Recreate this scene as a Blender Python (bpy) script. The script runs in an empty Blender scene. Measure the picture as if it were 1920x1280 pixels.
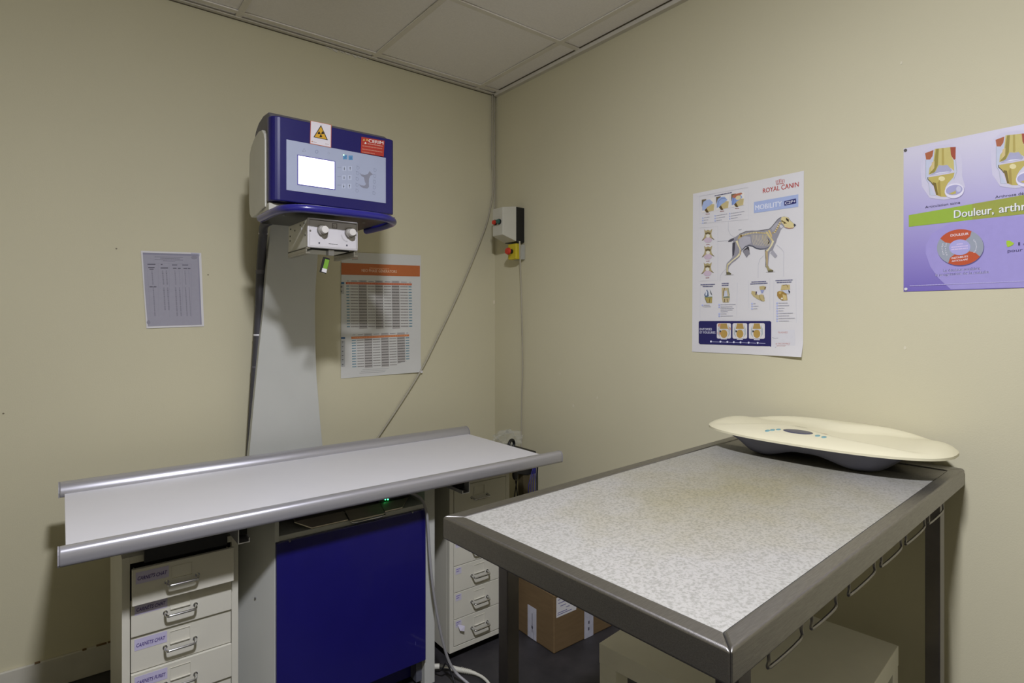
import bpy, bmesh, math, random
from mathutils import Vector, Matrix
random.seed(4)
S = bpy.context.scene
COL = S.collection

# ------------------------------------------------------------------ camera
F_PX, YAW, Y0, CAM_H = 1079.0, math.radians(38.1), 597.0, 1.27
cam_d = bpy.data.cameras.new('camera'); cam = bpy.data.objects.new('camera', cam_d); COL.objects.link(cam)
cam.location = (0, 0, CAM_H); cam.rotation_euler = (math.pi/2, 0, -YAW)
cam_d.sensor_width = 36; cam_d.lens = 36*F_PX/1920; cam_d.shift_y = -(640-Y0)/1920
cam_d.clip_start = .02
S.camera = cam
# ------------------------------------------------------------------ world + light + exposure
W = bpy.data.worlds.new('world'); S.world = W; W.use_nodes = True
W.node_tree.nodes['Background'].inputs[0].default_value = (.55, .56, .6, 1)
W.node_tree.nodes['Background'].inputs[1].default_value = 0
LX, LY = .25, .24
def area(name, loc, size, power, col, rot=(0, 0, 0)):
    l = bpy.data.lights.new(name, 'AREA'); l.shape = 'DISK'; l.size = size; l.energy = power; l.color = col
    o = bpy.data.objects.new(name, l); COL.objects.link(o); o.location = loc; o.rotation_euler = rot; return o
LAMP_R, LAMP_L, LAMP_COL = .10, 595, (1, 1.01, 1.13)      # opal dome lamp on the ceiling: radius, radiance, colour
S.view_settings.view_transform = 'Standard'; S.view_settings.look = 'None'
S.view_settings.exposure = 0.0; S.view_settings.gamma = 1; S.view_settings.use_curve_mapping = False

# ------------------------------------------------------------------ geometry of the room
WX, WY, CZ = 1.876, 2.544, 2.5          # right wall x, back wall y, ceiling z
RX0, RY0 = -2.1, -2.1
fwv = Vector((math.sin(YAW), math.cos(YAW), 0)); rtv = Vector((math.cos(YAW), -math.sin(YAW), 0)); CC = Vector((0, 0, CAM_H))
def ray(x, y): return fwv + (x-960)/F_PX*rtv - (y-Y0)/F_PX*Vector((0, 0, 1))
def onX(x, y, v): r = ray(x, y); return CC + r*(v/r.x)
def onY(x, y, v): r = ray(x, y); return CC + r*(v/r.y)
def onZ(x, y, v): r = ray(x, y); return CC + r*((v-CAM_H)/r.z)

# ------------------------------------------------------------------ materials
def lin(c):
    return tuple(((v/255)/12.92 if v/255 <= .04045 else ((v/255+.055)/1.055)**2.4) for v in c)
_M = {}
def mat(name, rgb, rough=.5, metal=0.0, var=.04, scale=18, bump=0.0, bscale=120, spec=.5, emit=None, alpha=1, trans=0, coat=0, stretch=None):
    if name in _M: return _M[name]
    m = bpy.data.materials.new(name); m.use_nodes = True; nt = m.node_tree; b = nt.nodes['Principled BSDF']
    c = lin(rgb); b.inputs['Roughness'].default_value = rough; b.inputs['Metallic'].default_value = metal
    b.inputs['Specular IOR Level'].default_value = spec; b.inputs['Alpha'].default_value = alpha
    b.inputs['Transmission Weight'].default_value = trans; b.inputs['Coat Weight'].default_value = coat
    tc = nt.nodes.new('ShaderNodeTexCoord'); n = nt.nodes.new('ShaderNodeTexNoise'); n.inputs['Scale'].default_value = scale; n.inputs['Detail'].default_value = 3
    src = tc.outputs['Object']
    if stretch:
        mp = nt.nodes.new('ShaderNodeMapping'); mp.inputs['Scale'].default_value = stretch; nt.links.new(src, mp.inputs[0]); src = mp.outputs[0]
    nt.links.new(src, n.inputs['Vector'])
    r = nt.nodes.new('ShaderNodeValToRGB'); nt.links.new(n.outputs['Fac'], r.inputs[0])
    r.color_ramp.elements[0].position = .3; r.color_ramp.elements[1].position = .7
    r.color_ramp.elements[0].color = tuple(v*(1-var) for v in c)+(1,); r.color_ramp.elements[1].color = tuple(min(1, v*(1+var)) for v in c)+(1,)
    nt.links.new(r.outputs[0], b.inputs['Base Color'])
    if bump:
        n2 = nt.nodes.new('ShaderNodeTexNoise'); n2.inputs['Scale'].default_value = bscale; n2.inputs['Detail'].default_value = 4
        nt.links.new(src, n2.inputs['Vector']); bp = nt.nodes.new('ShaderNodeBump'); bp.inputs['Strength'].default_value = bump; bp.inputs['Distance'].default_value = .002
        nt.links.new(n2.outputs['Fac'], bp.inputs['Height']); nt.links.new(bp.outputs[0], b.inputs['Normal'])
    if emit:
        b.inputs['Emission Color'].default_value = lin(emit[0])+(1,); b.inputs['Emission Strength'].default_value = emit[1]
    _M[name] = m; return m
def ink(rgb):
    return mat('ink_%d_%d_%d' % rgb, rgb, .55, 0, .02, 60, spec=.3)

WALL = (204, 198, 168)
m_wall = mat('wall_paint', WALL, .75, var=.025, scale=1.3, bump=.12, bscale=260, spec=.25)
m_ceil = mat('ceiling_tile_face', (240, 236, 232), .9, var=.03, scale=160, bump=.3, bscale=420, spec=.1)
m_tbar = mat('grid_bar_paint', (224, 219, 208), .6, var=.02)
m_base = mat('skirting_paint', (196, 192, 176), .5, var=.06, scale=9)
m_steel = mat('brushed_steel', (150, 147, 143), .40, 1, .10, 30, bump=.12, bscale=60, stretch=(1.5, 14, 14))
m_steel_d = mat('steel_leg', (118, 114, 112), .34, 1, .08, 20)
m_alu = mat('aluminium', (186, 185, 190), .35, .62, .03, 8, stretch=(1, 30, 30))
m_chrome = mat('chrome', (205, 205, 205), .14, 1, .02)
m_white_lam = mat('white_laminate', (221, 220, 222), .42, var=.015, scale=5)
m_mach = mat('machine_white_paint', (190, 191, 184), .45, var=.02, scale=7, bump=.05, bscale=300)
m_cream = mat('cream_metal_paint', (204, 201, 186), .42, var=.02, scale=8)
m_blue = mat('deep_blue_paint', (24, 20, 96), .32, var=.04, scale=12, coat=.3)
m_bluetube = mat('blue_tube_paint', (38, 35, 124), .28, var=.03, coat=.4)
m_grey = mat('slate_grey_plastic', (92, 90, 96), .5, var=.04)
m_beige = mat('beige_plastic', (196, 194, 180), .5, var=.02)
m_black = mat('black_plastic', (16, 16, 18), .45, var=.1)
m_blackm = mat('black_metal_plate', (26, 23, 20), .3, .5, .1)
m_panel = mat('pale_blue_membrane', (170, 178, 200), .45, var=.015)
m_screen = mat('lit_screen', (240, 240, 255), .3, emit=((245, 243, 255), 1.6))
m_led = mat('green_led', (40, 255, 120), .3, emit=((60, 255, 130), 9))
m_ledw = mat('pale_green_led', (200, 255, 200), .3, emit=((190, 255, 190), 2.0))
m_paper = mat('paper', (217, 215, 214), .7, var=.015, scale=6, spec=.2)
m_cord = mat('grey_cord', (150, 149, 150), .5, var=.03)
m_cordw = mat('beige_cord', (168, 162, 142), .55, var=.03)
m_hose = mat('dark_hose', (66, 65, 70), .5, var=.05, bump=.2, bscale=90)
m_card = mat('cardboard', (112, 92, 64), .85, var=.07, scale=14, bump=.12, bscale=90, spec=.2, stretch=(1, 1, 6))
m_tape = mat('packing_tape', (186, 186, 196), .25, var=.08, scale=30)
m_lack = mat('pale_table_foil', (232, 229, 212), .5, var=.02)
m_shell = mat('ivory_plastic', (217, 211, 180), .35, var=.012, scale=5)
m_sbase = mat('grey_scale_base', (96, 96, 106), .55, var=.03)
m_yellow = mat('yellow_plastic', (204, 186, 40), .5)
m_red = mat('red_plastic', (200, 52, 32), .4)
m_dgreen = mat('green_button', (46, 92, 82), .4)
m_screw = mat('screw_metal', (170, 170, 172), .3, .9)
m_bag = mat('clear_film', (200, 200, 188), .15, var=.02, alpha=.22, spec=.9, bump=.6, bscale=30)
m_tag = mat('lilac_label', (186, 180, 206), .6, var=.03)
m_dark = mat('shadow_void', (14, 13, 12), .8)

def floor_mat():
    m = bpy.data.materials.new('dark_vinyl'); m.use_nodes = True; nt = m.node_tree; b = nt.nodes['Principled BSDF']
    tc = nt.nodes.new('ShaderNodeTexCoord'); n = nt.nodes.new('ShaderNodeTexNoise'); n.inputs['Scale'].default_value = 9; n.inputs['Detail'].default_value = 8; n.inputs['Roughness'].default_value = .7
    nt.links.new(tc.outputs['Object'], n.inputs['Vector']); r = nt.nodes.new('ShaderNodeValToRGB'); nt.links.new(n.outputs['Fac'], r.inputs[0])
    r.color_ramp.elements[0].position = .35; r.color_ramp.elements[1].position = .72
    r.color_ramp.elements[0].color = lin((36, 35, 37))+(1,); r.color_ramp.elements[1].color = lin((55, 52, 53))+(1,)
    nt.links.new(r.outputs[0], b.inputs['Base Color']); b.inputs['Roughness'].default_value = .55
    return m
m_floor = floor_mat()
def speckle_mat():
    m = bpy.data.materials.new('speckled_laminate'); m.use_nodes = True; nt = m.node_tree; b = nt.nodes['Principled BSDF']
    L = nt.links.new; tc = nt.nodes.new('ShaderNodeTexCoord')
    n = nt.nodes.new('ShaderNodeTexNoise'); n.inputs['Scale'].default_value = 210; n.inputs['Detail'].default_value = 4; L(tc.outputs['Object'], n.inputs['Vector'])
    r = nt.nodes.new('ShaderNodeValToRGB'); L(n.outputs['Fac'], r.inputs[0]); e = r.color_ramp.elements
    e[0].position = .36; e[0].color = lin((133, 132, 124))+(1,); e[1].position = .56; e[1].color = lin((155, 153, 146))+(1,)
    v = nt.nodes.new('ShaderNodeTexVoronoi'); v.inputs['Scale'].default_value = 240; L(tc.outputs['Object'], v.inputs['Vector'])
    r2 = nt.nodes.new('ShaderNodeValToRGB'); L(v.outputs['Distance'], r2.inputs[0]); r2.color_ramp.elements[0].position = .10; r2.color_ramp.elements[1].position = .22
    r2.color_ramp.elements[0].color = (.80, .80, .78, 1); r2.color_ramp.elements[1].color = (1, 1, 1, 1)
    mu = nt.nodes.new('ShaderNodeMix'); mu.data_type = 'RGBA'; mu.blend_type = 'MULTIPLY'; mu.inputs[0].default_value = .8; L(r.outputs[0], mu.inputs[6]); L(r2.outputs[0], mu.inputs[7])
    # yellowed patch worn into the middle of the top
    mp = nt.nodes.new('ShaderNodeMapping'); mp.inputs['Location'].default_value = (0, 0, 0); mp.inputs['Scale'].default_value = (1.8, 3.0, 0); L(tc.outputs['Object'], mp.inputs[0])
    n3 = nt.nodes.new('ShaderNodeTexNoise'); n3.inputs['Scale'].default_value = 9; n3.inputs['Detail'].default_value = 5; L(tc.outputs['Object'], n3.inputs['Vector'])
    ln = nt.nodes.new('ShaderNodeVectorMath'); ln.operation = 'LENGTH'; L(mp.outputs[0], ln.inputs[0])
    ad = nt.nodes.new('ShaderNodeMath'); ad.operation = 'ADD'; L(ln.outputs['Value'], ad.inputs[0]); L(n3.outputs['Fac'], ad.inputs[1])
    mr = nt.nodes.new('ShaderNodeMapRange'); mr.inputs[1].default_value = .55; mr.inputs[2].default_value = 1.45; mr.inputs[3].default_value = .7; mr.inputs[4].default_value = 0; L(ad.outputs[0], mr.inputs[0])
    m2 = nt.nodes.new('ShaderNodeMix'); m2.data_type = 'RGBA'; m2.blend_type = 'MULTIPLY'; L(mr.outputs[0], m2.inputs[0]); L(mu.outputs[2], m2.inputs[6]); m2.inputs[7].default_value = lin((226, 216, 158))+(1,)
    L(m2.outputs[2], b.inputs['Base Color']); b.inputs['Roughness'].default_value = .42
    return m
m_speck = speckle_mat()
def purple_mat():
    m = bpy.data.materials.new('purple_print'); m.use_nodes = True; nt = m.node_tree; b = nt.nodes['Principled BSDF']
    tc = nt.nodes.new('ShaderNodeTexCoord'); sp = nt.nodes.new('ShaderNodeSeparateXYZ'); nt.links.new(tc.outputs['Generated'], sp.inputs[0])
    r = nt.nodes.new('ShaderNodeValToRGB'); nt.links.new(sp.outputs[2], r.inputs[0]); e = r.color_ramp.elements
    e[0].color = lin((116, 102, 178))+(1,); e[1].color = lin((206, 202, 216))+(1,); e[1].position = .95
    x = e.new(.22); x.color = lin((142, 130, 192))+(1,); x = e.new(.5); x.color = lin((168, 160, 206))+(1,)
    nt.links.new(r.outputs[0], b.inputs['Base Color']); b.inputs['Roughness'].default_value = .4
    return m
m_purple = purple_mat()

# ------------------------------------------------------------------ mesh builder
class MB:
    def __init__(s): s.v = []; s.f = []; s.mi = []; s.sm = []; s.m = 0; s.mats = []
    def use(s, m):
        if m not in s.mats: s.mats.append(m)
        s.m = s.mats.index(m); return s
    def add(s, vs, fs, smooth=False):
        o = len(s.v); s.v += [Vector(p) for p in vs]
        for f in fs: s.f.append([i+o for i in f]); s.mi.append(s.m); s.sm.append(smooth)
        return s
    def box(s, a, b):
        x0, y0, z0 = a; x1, y1, z1 = b
        return s.add([(x0,y0,z0),(x1,y0,z0),(x1,y1,z0),(x0,y1,z0),(x0,y0,z1),(x1,y0,z1),(x1,y1,z1),(x0,y1,z1)],
                     [(0,3,2,1),(4,5,6,7),(0,1,5,4),(1,2,6,5),(2,3,7,6),(3,0,4,7)])
    def prism(s, base, vec, smooth=False):
        n = len(base); vec = Vector(vec); b = [Vector(p) for p in base]
        return s.add(b+[p+vec for p in b], [tuple(range(n))[::-1], tuple(range(n, 2*n))]+[(i, (i+1) % n, n+(i+1) % n, n+i) for i in range(n)], smooth)
    def tube(s, pts, r, seg=10, caps=True, smooth=True):
        P = [Vector(p) for p in pts]; n = len(P); rr = r if isinstance(r, (list, tuple)) else [r]*n
        T = [(P[min(i+1, n-1)]-P[max(i-1, 0)]).normalized() for i in range(n)]
        up = Vector((0, 0, 1)) if abs(T[0].z) < .9 else Vector((1, 0, 0)); N = (up-T[0]*up.dot(T[0])).normalized(); vs = []
        for i in range(n):
            N = (N-T[i]*N.dot(T[i])).normalized(); B = T[i].cross(N)
            for k in range(seg):
                a = 2*math.pi*k/seg; vs.append(P[i]+(N*math.cos(a)+B*math.sin(a))*rr[i])
        fs = [(i*seg+k, i*seg+(k+1) % seg, (i+1)*seg+(k+1) % seg, (i+1)*seg+k) for i in range(n-1) for k in range(seg)]
        s.add(vs, fs, smooth)
        if caps:
            s.add(vs[:seg], [tuple(range(seg))[::-1]]); s.add(vs[-seg:], [tuple(range(seg))])
        return s
    def cyl(s, c, axis, r, h, seg=20, r2=None):
        c = Vector(c); a = Vector(axis).normalized(); return s.tube([c, c+a*h], [r, r if r2 is None else r2], seg, True)
    def ball(s, c, r, seg=12, ring=8, sc=(1, 1, 1)):
        c = Vector(c); vs = []
        for i in range(ring+1):
            t = math.pi*i/ring
            for k in range(seg):
                a = 2*math.pi*k/seg; vs.append(c+Vector((math.sin(t)*math.cos(a)*r*sc[0], math.sin(t)*math.sin(a)*r*sc[1], math.cos(t)*r*sc[2])))
        return s.add(vs, [(i*seg+k, (i+1)*seg+k, (i+1)*seg+(k+1) % seg, i*seg+(k+1) % seg) for i in range(ring) for k in range(seg)], True)
def smooth_path(pts, n=8):
    P = [Vector(p) for p in pts]; out = []
    for i in range(len(P)-1):
        a, b, c, d = P[max(i-1, 0)], P[i], P[i+1], P[min(i+2, len(P)-1)]
        for k in range(n):
            t = k/n; out.append(.5*((2*b)+(c-a)*t+(2*a-5*b+4*c-d)*t*t+(3*b-a-3*c+d)*t**3))
    out.append(P[-1]); return out

def root_mat(o):
    while o.parent: o = o.parent
    return Matrix.LocRotScale(o.location, o.rotation_euler, None)
def make(name, mb, parent=None, world=True, bevel=0, seg=2, origin=None, mats=None):
    """link one mesh object; coordinates are world unless world=False (local to its thing)"""
    me = bpy.data.meshes.new(name); o = bpy.data.objects.new(name, me)
    vs = mb.v
    if parent is not None and world: inv = root_mat(parent).inverted(); vs = [inv @ v for v in vs]
    if parent is None:
        if origin is None:
            lo = [min(v[i] for v in vs) for i in range(3)]; hi = [max(v[i] for v in vs) for i in range(3)]
            origin = ((lo[0]+hi[0])/2, (lo[1]+hi[1])/2, lo[2])
        o.location = origin; vs = [v-Vector(origin) for v in vs]
    me.from_pydata([tuple(v) for v in vs], [], mb.f)
    for m in mb.mats: me.materials.append(m)
    me.polygons.foreach_set('material_index', mb.mi); me.polygons.foreach_set('use_smooth', mb.sm); me.update()
    COL.objects.link(o)
    if parent is not None: o.parent = parent
    if bevel:
        bm = o.modifiers.new('bevel', 'BEVEL'); bm.width = bevel; bm.segments = seg; bm.limit_method = 'ANGLE'; bm.angle_limit = math.radians(50)
        bm.harden_normals = False
    return o
def fixn(o):
    b = bmesh.new(); b.from_mesh(o.data); bmesh.ops.recalc_face_normals(b, faces=b.faces); b.to_mesh(o.data); b.free(); return o
def tag(o, label, cat, group=None):
    o['label'] = label; o['category'] = cat
    if group: o['group'] = group
    return o
def thing(name, label, cat, loc=(0, 0, 0), rotz=0, group=None):
    o = bpy.data.objects.new(name, None); COL.objects.link(o); o.empty_display_size = .05
    o.location = loc; o.rotation_euler = (0, 0, rotz); return tag(o, label, cat, group)
def struct(o): o['kind'] = 'structure'; return o

# ------------------------------------------------------------------ room shell
T = .1
def wallbox(name, a, b, m): return struct(make(name, MB().use(m).box(a, b)))
wallbox('floor', (RX0-T, RY0-T, -.1), (WX+T, WY+T, 0), m_floor)
def panel_wall(name, a, b): return wallbox(name, a, b, m_wall)
w_back = panel_wall('wall_back', (RX0-T, WY, 0), (WX+T, WY+T, 2.6))
w_right = panel_wall('wall_right', (WX, RY0-T, 0), (WX+T, WY, 2.6))
panel_wall('wall_left', (RX0-T, RY0-T, 0), (RX0, WY, 2.6))
panel_wall('wall_front', (RX0, RY0-T, 0), (WX, RY0, 2.6))
# chips, filler spots and scuffs on the paint
mb = MB().use(ink((212, 206, 182)))
for px, py, r in ((1697, 652, .0035), (1075, 760, .005), (1050, 700, .004), (1690, 118, .003), (1120, 745, .004)):
    c = onX(px, py, WX-.0006); mb.prism([(c.x, c.y+r*math.cos(a*1.05)*(1+.3*math.sin(a*3)), c.z+1.6*r*math.sin(a*1.05)) for a in range(6)], (-.0006, 0, 0))
fixn(make('paint_chips', mb, w_right))
mb = MB().use(ink((222, 214, 190)))
c = onY(926, 566, WY-.0006); mb.prism([(c.x-.006, c.y, c.z-.01), (c.x+.007, c.y, c.z-.008), (c.x+.006, c.y, c.z+.01), (c.x-.004, c.y, c.z+.008)], (0, -.0006, 0))
mb.use(ink((120, 112, 92)))
for px, py in ((218, 466), (390, 515), (6, 775)):
    c = onY(px, py, WY-.0006); mb.prism([(c.x-.003, c.y, c.z), (c.x, c.y, c.z-.003), (c.x+.004, c.y, c.z), (c.x, c.y, c.z+.003)], (0, -.0006, 0))
fixn(make('wall_marks', mb, w_back))

# skirting boards
def skirting(name, a, b):
    return struct(make(name, MB().use(m_base).box(a, b), bevel=.003))
skirting('baseboard_back', (RX0, WY-.012, 0), (WX, WY, .10))
skirting('baseboard_right', (WX-.012, RY0, 0), (WX, WY-.012, .10))
mb = MB().use(ink((112, 88, 58)))
for x0, x1, dz in ((.100, .130, .0), (.134, .150, .0008), (.06, .072, -.001), (-.07, -.055, 0)):
    mb.box((x0, WY-.0135, .0992+dz), (x1, WY-.002, .1014+dz*.5))
make('worn_paint_edge', mb, bpy.data.objects['baseboard_back'])

# suspended ceiling: slab, tiles, grid bars, wall angle
ceil = struct(make('ceiling', MB().use(m_ceil).box((RX0-T, RY0-T, CZ+.015), (WX+T, WY+T, CZ+.1))))
gx = [1.745-.589*k for k in range(7) if 1.745-.589*k > RX0]; gy = [2.487-.609*k for k in range(8) if 2.487-.609*k > RY0]
xs = [WX]+gx+[RX0]; ys = [WY]+gy+[RY0]
def in_cell(x, y, X, Yv): return x[1] < X < x[0] and y[1] < Yv < y[0]
for i in range(len(xs)-1):
    for j in range(len(ys)-1):
        x1, x0, y1, y0 = xs[i]-.012, xs[i+1]+.012, ys[j]-.012, ys[j+1]+.012
        make('ceiling_tile', MB().use(m_ceil).box((x0, y0, CZ-.001), (x1, y1, CZ+.014)), ceil)
for g in gx: make('grid_bar', MB().use(m_tbar).box((g-.012, RY0, CZ-.007), (g+.012, WY, CZ-.0015)), ceil, bevel=.001)
for g in gy:
    make('grid_bar', MB().use(m_tbar).box((RX0, g-.012, CZ-.0072), (WX, g+.012, CZ-.0016)), ceil, bevel=.001)
def angle(name, a, b): return struct(make(name, MB().use(mat('wall_angle_paint', (206, 201, 188), .6)).box(a, b)))
angle('trim_1', (RX0, WY-.022, CZ-.010), (WX, WY, CZ-.004))
angle('trim_2', (WX-.022, RY0, CZ-.022), (WX, WY-.022, CZ-.004))
mb = MB().use(ink((92, 86, 70))); mb.box((RX0, WY-.005, CZ-.0125), (WX, WY-.001, CZ-.0102)); mb.box((WX-.026, RY0, CZ-.0042), (WX-.0221, WY-.03, CZ-.0012))
make('shadow_gap', mb, ceil)
mb = MB().use(ink((210, 205, 190)))
for k in range(7):
    x = .93+.03*k; mb.prism([(x, WY-.003, CZ-.012), (x+.03, WY-.003, CZ-.012), (x+.024, WY-.003, CZ-.020-.006*(k % 3 == 1)), (x+.008, WY-.003, CZ-.016-.004*(k % 2))], (0, .0025, 0))
fixn(make('torn_wall_edge', mb, w_back))
# opal dome lamp on the ceiling just out of view
t = thing('ceiling_light', 'small round opal dome ceiling light above the room, out of the frame', 'light', (LX, LY, CZ-.012))
m_opal = bpy.data.materials.new('lit_opal_glass'); m_opal.use_nodes = True; b_ = m_opal.node_tree.nodes['Principled BSDF']
b_.inputs['Emission Color'].default_value = LAMP_COL+(1,); b_.inputs['Emission Strength'].default_value = LAMP_L; b_.inputs['Base Color'].default_value = (.8, .8, .8, 1)
make('lamp_base', MB().use(m_tbar).cyl((LX, LY, CZ-.020), (0, 0, 1), LAMP_R+.018, .019, 32), t)
dm = MB().use(m_opal); vs = []; n = 32
for i_ in range(9):
    a = math.pi/2*i_/8
    for k in range(n): vs.append((LX+LAMP_R*math.cos(a)*math.cos(2*math.pi*k/n), LY+LAMP_R*math.cos(a)*math.sin(2*math.pi*k/n), CZ-.0205-.22*LAMP_R*math.sin(a)))
dm.add(vs, [(i_*n+k, i_*n+(k+1) % n, (i_+1)*n+(k+1) % n, (i_+1)*n+k) for i_ in range(8) for k in range(n)], True); fixn(make('glass_dome', dm, t))

# ------------------------------------------------------------------ flat print helpers
class Print:
    """flat printed shapes on a wall or panel plane; every shape gets its own thin layer"""
    def __init__(s, axis, val, ox=0, oy=0, k=1, step=.00004, base=1):
        s.cnt = 0
        s.axis, s.val, s.ox, s.oy, s.k = axis, val, ox, oy, k; s.mb = MB(); s.layer = base; s.step = step
    def crop(s, ox, oy, k): s.ox, s.oy, s.k = ox, oy, k; return s
    def pt(s, x, y, L=None):
        L = s.layer if L is None else L; v = s.val-(L+(s.cnt % 24)*.04)*s.step; px, py = s.ox+x/s.k, s.oy+y/s.k
        return onX(px, py, v) if s.axis == 'X' else onY(px, py, v)
    def poly(s, pts, rgb, m=None, adv=True):
        if adv: s.cnt += 1
        s.mb.use(m or ink(rgb)); V = [s.pt(x, y) for x, y in pts]
        from mathutils.geometry import tessellate_polygon
        tr = tessellate_polygon([V]); want = Vector((-1, 0, 0)) if s.axis == 'X' else Vector((0, -1, 0)); fs = []
        for t in tr:
            nrm = (V[t[1]]-V[t[0]]).cross(V[t[2]]-V[t[0]]); fs.append(t if nrm.dot(want) > 0 else t[::-1])
        s.mb.add(V, fs); return s
    def up(s, n=1): s.layer += n; return s
    def rect(s, x0, y0, x1, y1, rgb, m=None): return s.poly([(x0, y0), (x1, y0), (x1, y1), (x0, y1)], rgb, m)
    def stroke(s, pts, w, rgb):
        n = len(pts); L = []; R = []
        for i in range(n):
            a = pts[max(i-1, 0)]; b = pts[min(i+1, n-1)]; dx, dy = b[0]-a[0], b[1]-a[1]; l = math.hypot(dx, dy) or 1
            ww = (w[i] if isinstance(w, (list, tuple)) else w)/2
            L.append((pts[i][0]-dy/l*ww, pts[i][1]+dx/l*ww)); R.append((pts[i][0]+dy/l*ww, pts[i][1]-dx/l*ww))
        s.cnt += 1
        for i in range(n-1): s.poly([L[i], L[i+1], R[i+1], R[i]], rgb, adv=False)
        return s
    def ell(s, cx, cy, rx, ry, rgb, rot=0, n=22, a0=0, a1=360):
        c, q = math.cos(math.radians(rot)), math.sin(math.radians(rot)); P = []
        for i in range(n+(a1-a0 < 360)):
            a = math.radians(a0+(a1-a0)*i/n); x, y = rx*math.cos(a), ry*math.sin(a); P.append((cx+x*c-y*q, cy+x*q+y*c))
        return s.poly(P, rgb)
    def ring(s, cx, cy, rx, ry, w, rgb, rot=0, n=20, a0=0, a1=360):
        c, q = math.cos(math.radians(rot)), math.sin(math.radians(rot)); P = []
        for i in range(n+1):
            a = math.radians(a0+(a1-a0)*i/n); x, y = rx*math.cos(a), ry*math.sin(a); P.append((cx+x*c-y*q, cy+x*q+y*c))
        return s.stroke(P, w, rgb)
    def words(s, x0, y0, x1, y1, h, rgb, gap=.3, seed=0):
        """a line of print too small to read: word-like marks"""
        rnd = random.Random(seed+int(x0*7+y0*13)); L = math.hypot(x1-x0, y1-y0); d = 0
        while d < L:
            w = min(h*rnd.uniform(1.2, 4.2), L-d); a, b = d/L, (d+w)/L
            xa, ya, xb, yb = x0+(x1-x0)*a, y0+(y1-y0)*a, x0+(x1-x0)*b, y0+(y1-y0)*b
            s.poly([(xa, ya-h/2), (xb, yb-h/2), (xb, yb+h/2), (xa, ya+h/2)], rgb, adv=False); d += w+h*gap+.01
        return s
    def text(s, txt, x0, y0, x1, y1, h, rgb, bold=0, m=None):
        """real lettering: baseline from (x0,y0) to (x1,y1), capital height h (picture units at the left end)"""
        if s.layer is not None and bold: s.text(txt, x0, y0, x1-(x1-x0)*.0, y1, h, rgb, 0, m); sh = bold
        else: sh = 0
        s.cnt += 1
        cu = bpy.data.curves.new('t', 'FONT'); cu.body = txt; cu.size = 1; cu.resolution_u = 3
        to = bpy.data.objects.new('t', cu); me = bpy.data.meshes.new_from_object(to)
        xs_ = [v.co.x for v in me.vertices]
        if xs_:
            a, b = min(xs_), max(xs_); P0, P1 = s.pt(x0, y0), s.pt(x1, y1); U = (P1-P0)/(b-a); V = (s.pt(x0, y0-h)-P0)/.7
            V = Vector((0, 0, V.length)) if abs(V.z) > 0 else V
            s.mb.use(m or ink(rgb)); want = Vector((-1, 0, 0)) if s.axis == 'X' else Vector((0, -1, 0))
            vs = [P0+U*(v.co.x-a+sh*1.8)+V*v.co.y for v in me.vertices]; fs = []
            for p in me.polygons:
                t = tuple(p.vertices); nn = (vs[t[1]]-vs[t[0]]).cross(vs[t[2]]-vs[t[0]]); fs.append(t if nn.dot(want) > 0 else t[::-1])
            s.mb.add(vs, fs)
        bpy.data.objects.remove(to); bpy.data.curves.remove(cu); bpy.data.meshes.remove(me); return s
    def done(s, name, parent): return make(name, s.mb, parent)
def sheet(name, label, axis, val, corners, m, lift=None, nn=14):
    """a paper sheet: corners TL, TR, BR, BL in picture coordinates, thin solid grid that may curl"""
    f = onX if axis == 'X' else onY; n = Vector((-1, 0, 0)) if axis == 'X' else Vector((0, -1, 0))
    C = [f(x, y, val) for x, y in corners]; vs = []
    for q in (0, .0003):
        for j in range(nn+1):
            for i in range(nn+1):
                u, v = i/nn, j/nn; p = (C[0]*(1-u)+C[1]*u)*(1-v)+(C[3]*(1-u)+C[2]*u)*v
                vs.append(p+n*((lift(u, v) if lift else 0)-q))
    N = nn+1; fs = [(j*N+i, (j+1)*N+i, (j+1)*N+i+1, j*N+i+1) for j in range(nn) for i in range(nn)]
    o2 = N*N; fs += [tuple(a+o2 for a in t[::-1]) for t in fs]
    edge = [i for i in range(N)]+[j*N+nn for j in range(1, N)]+[nn*N+i for i in range(nn-1, -1, -1)]+[j*N for j in range(nn-1, 0, -1)]
    ev_ = [vs[e] for e in edge]+[vs[e+o2] for e in edge]; ne = len(edge)
    mb = MB().use(m).add(vs, fs, True).add(ev_, [(k, (k+1) % ne, ne+(k+1) % ne, ne+k) for k in range(ne)]); c = (C[3]+C[2])/2
    t = thing(name, label, 'poster' if 'poster' in name else 'paper', tuple(c)); make('paper', mb, t); return t

# ------------------------------------------------------------------ exam table (stainless frame, speckled top)
TZ = .876
A, B, C_, D = Vector((.600, .990, TZ)), Vector((.626, .377, TZ)), Vector((1.870, .456, TZ)), Vector((1.812, 1.066, TZ))
def TP(s_, t_, z=TZ):
    p = (B*(1-s_)+C_*s_)*(1-t_)+(A*(1-s_)+D*s_)*t_; return Vector((p.x, p.y, z))
LS, LT = 1.246, .613
ft = thing('exam_table', 'stainless steel examination table with pale speckled top standing against the right wall', 'table', (1.227, .722, 0), math.radians(3.65))
wf, wb, ww = .028/LT, .032/LT, .05/LS; wl = .033/LS
ZB = .830
fr = MB().use(m_steel)
fr.prism([TP(0, 0), TP(1, 0), TP(1-ww, wf), TP(wl, wf)], (0, 0, ZB-TZ)); fr.prism([TP(1, 0), TP(1, 1), TP(1-ww, 1-wb), TP(1-ww, wf)], (0, 0, ZB-TZ))
fr.prism([TP(1, 1), TP(0, 1), TP(wl, 1-wb), TP(1-ww, 1-wb)], (0, 0, ZB-TZ)); fr.prism([TP(0, 1), TP(0, 0), TP(wl, wf), TP(wl, 1-wb)], (0, 0, ZB-TZ))
fixn(make('frame', fr, ft, bevel=.005, seg=4))
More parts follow.
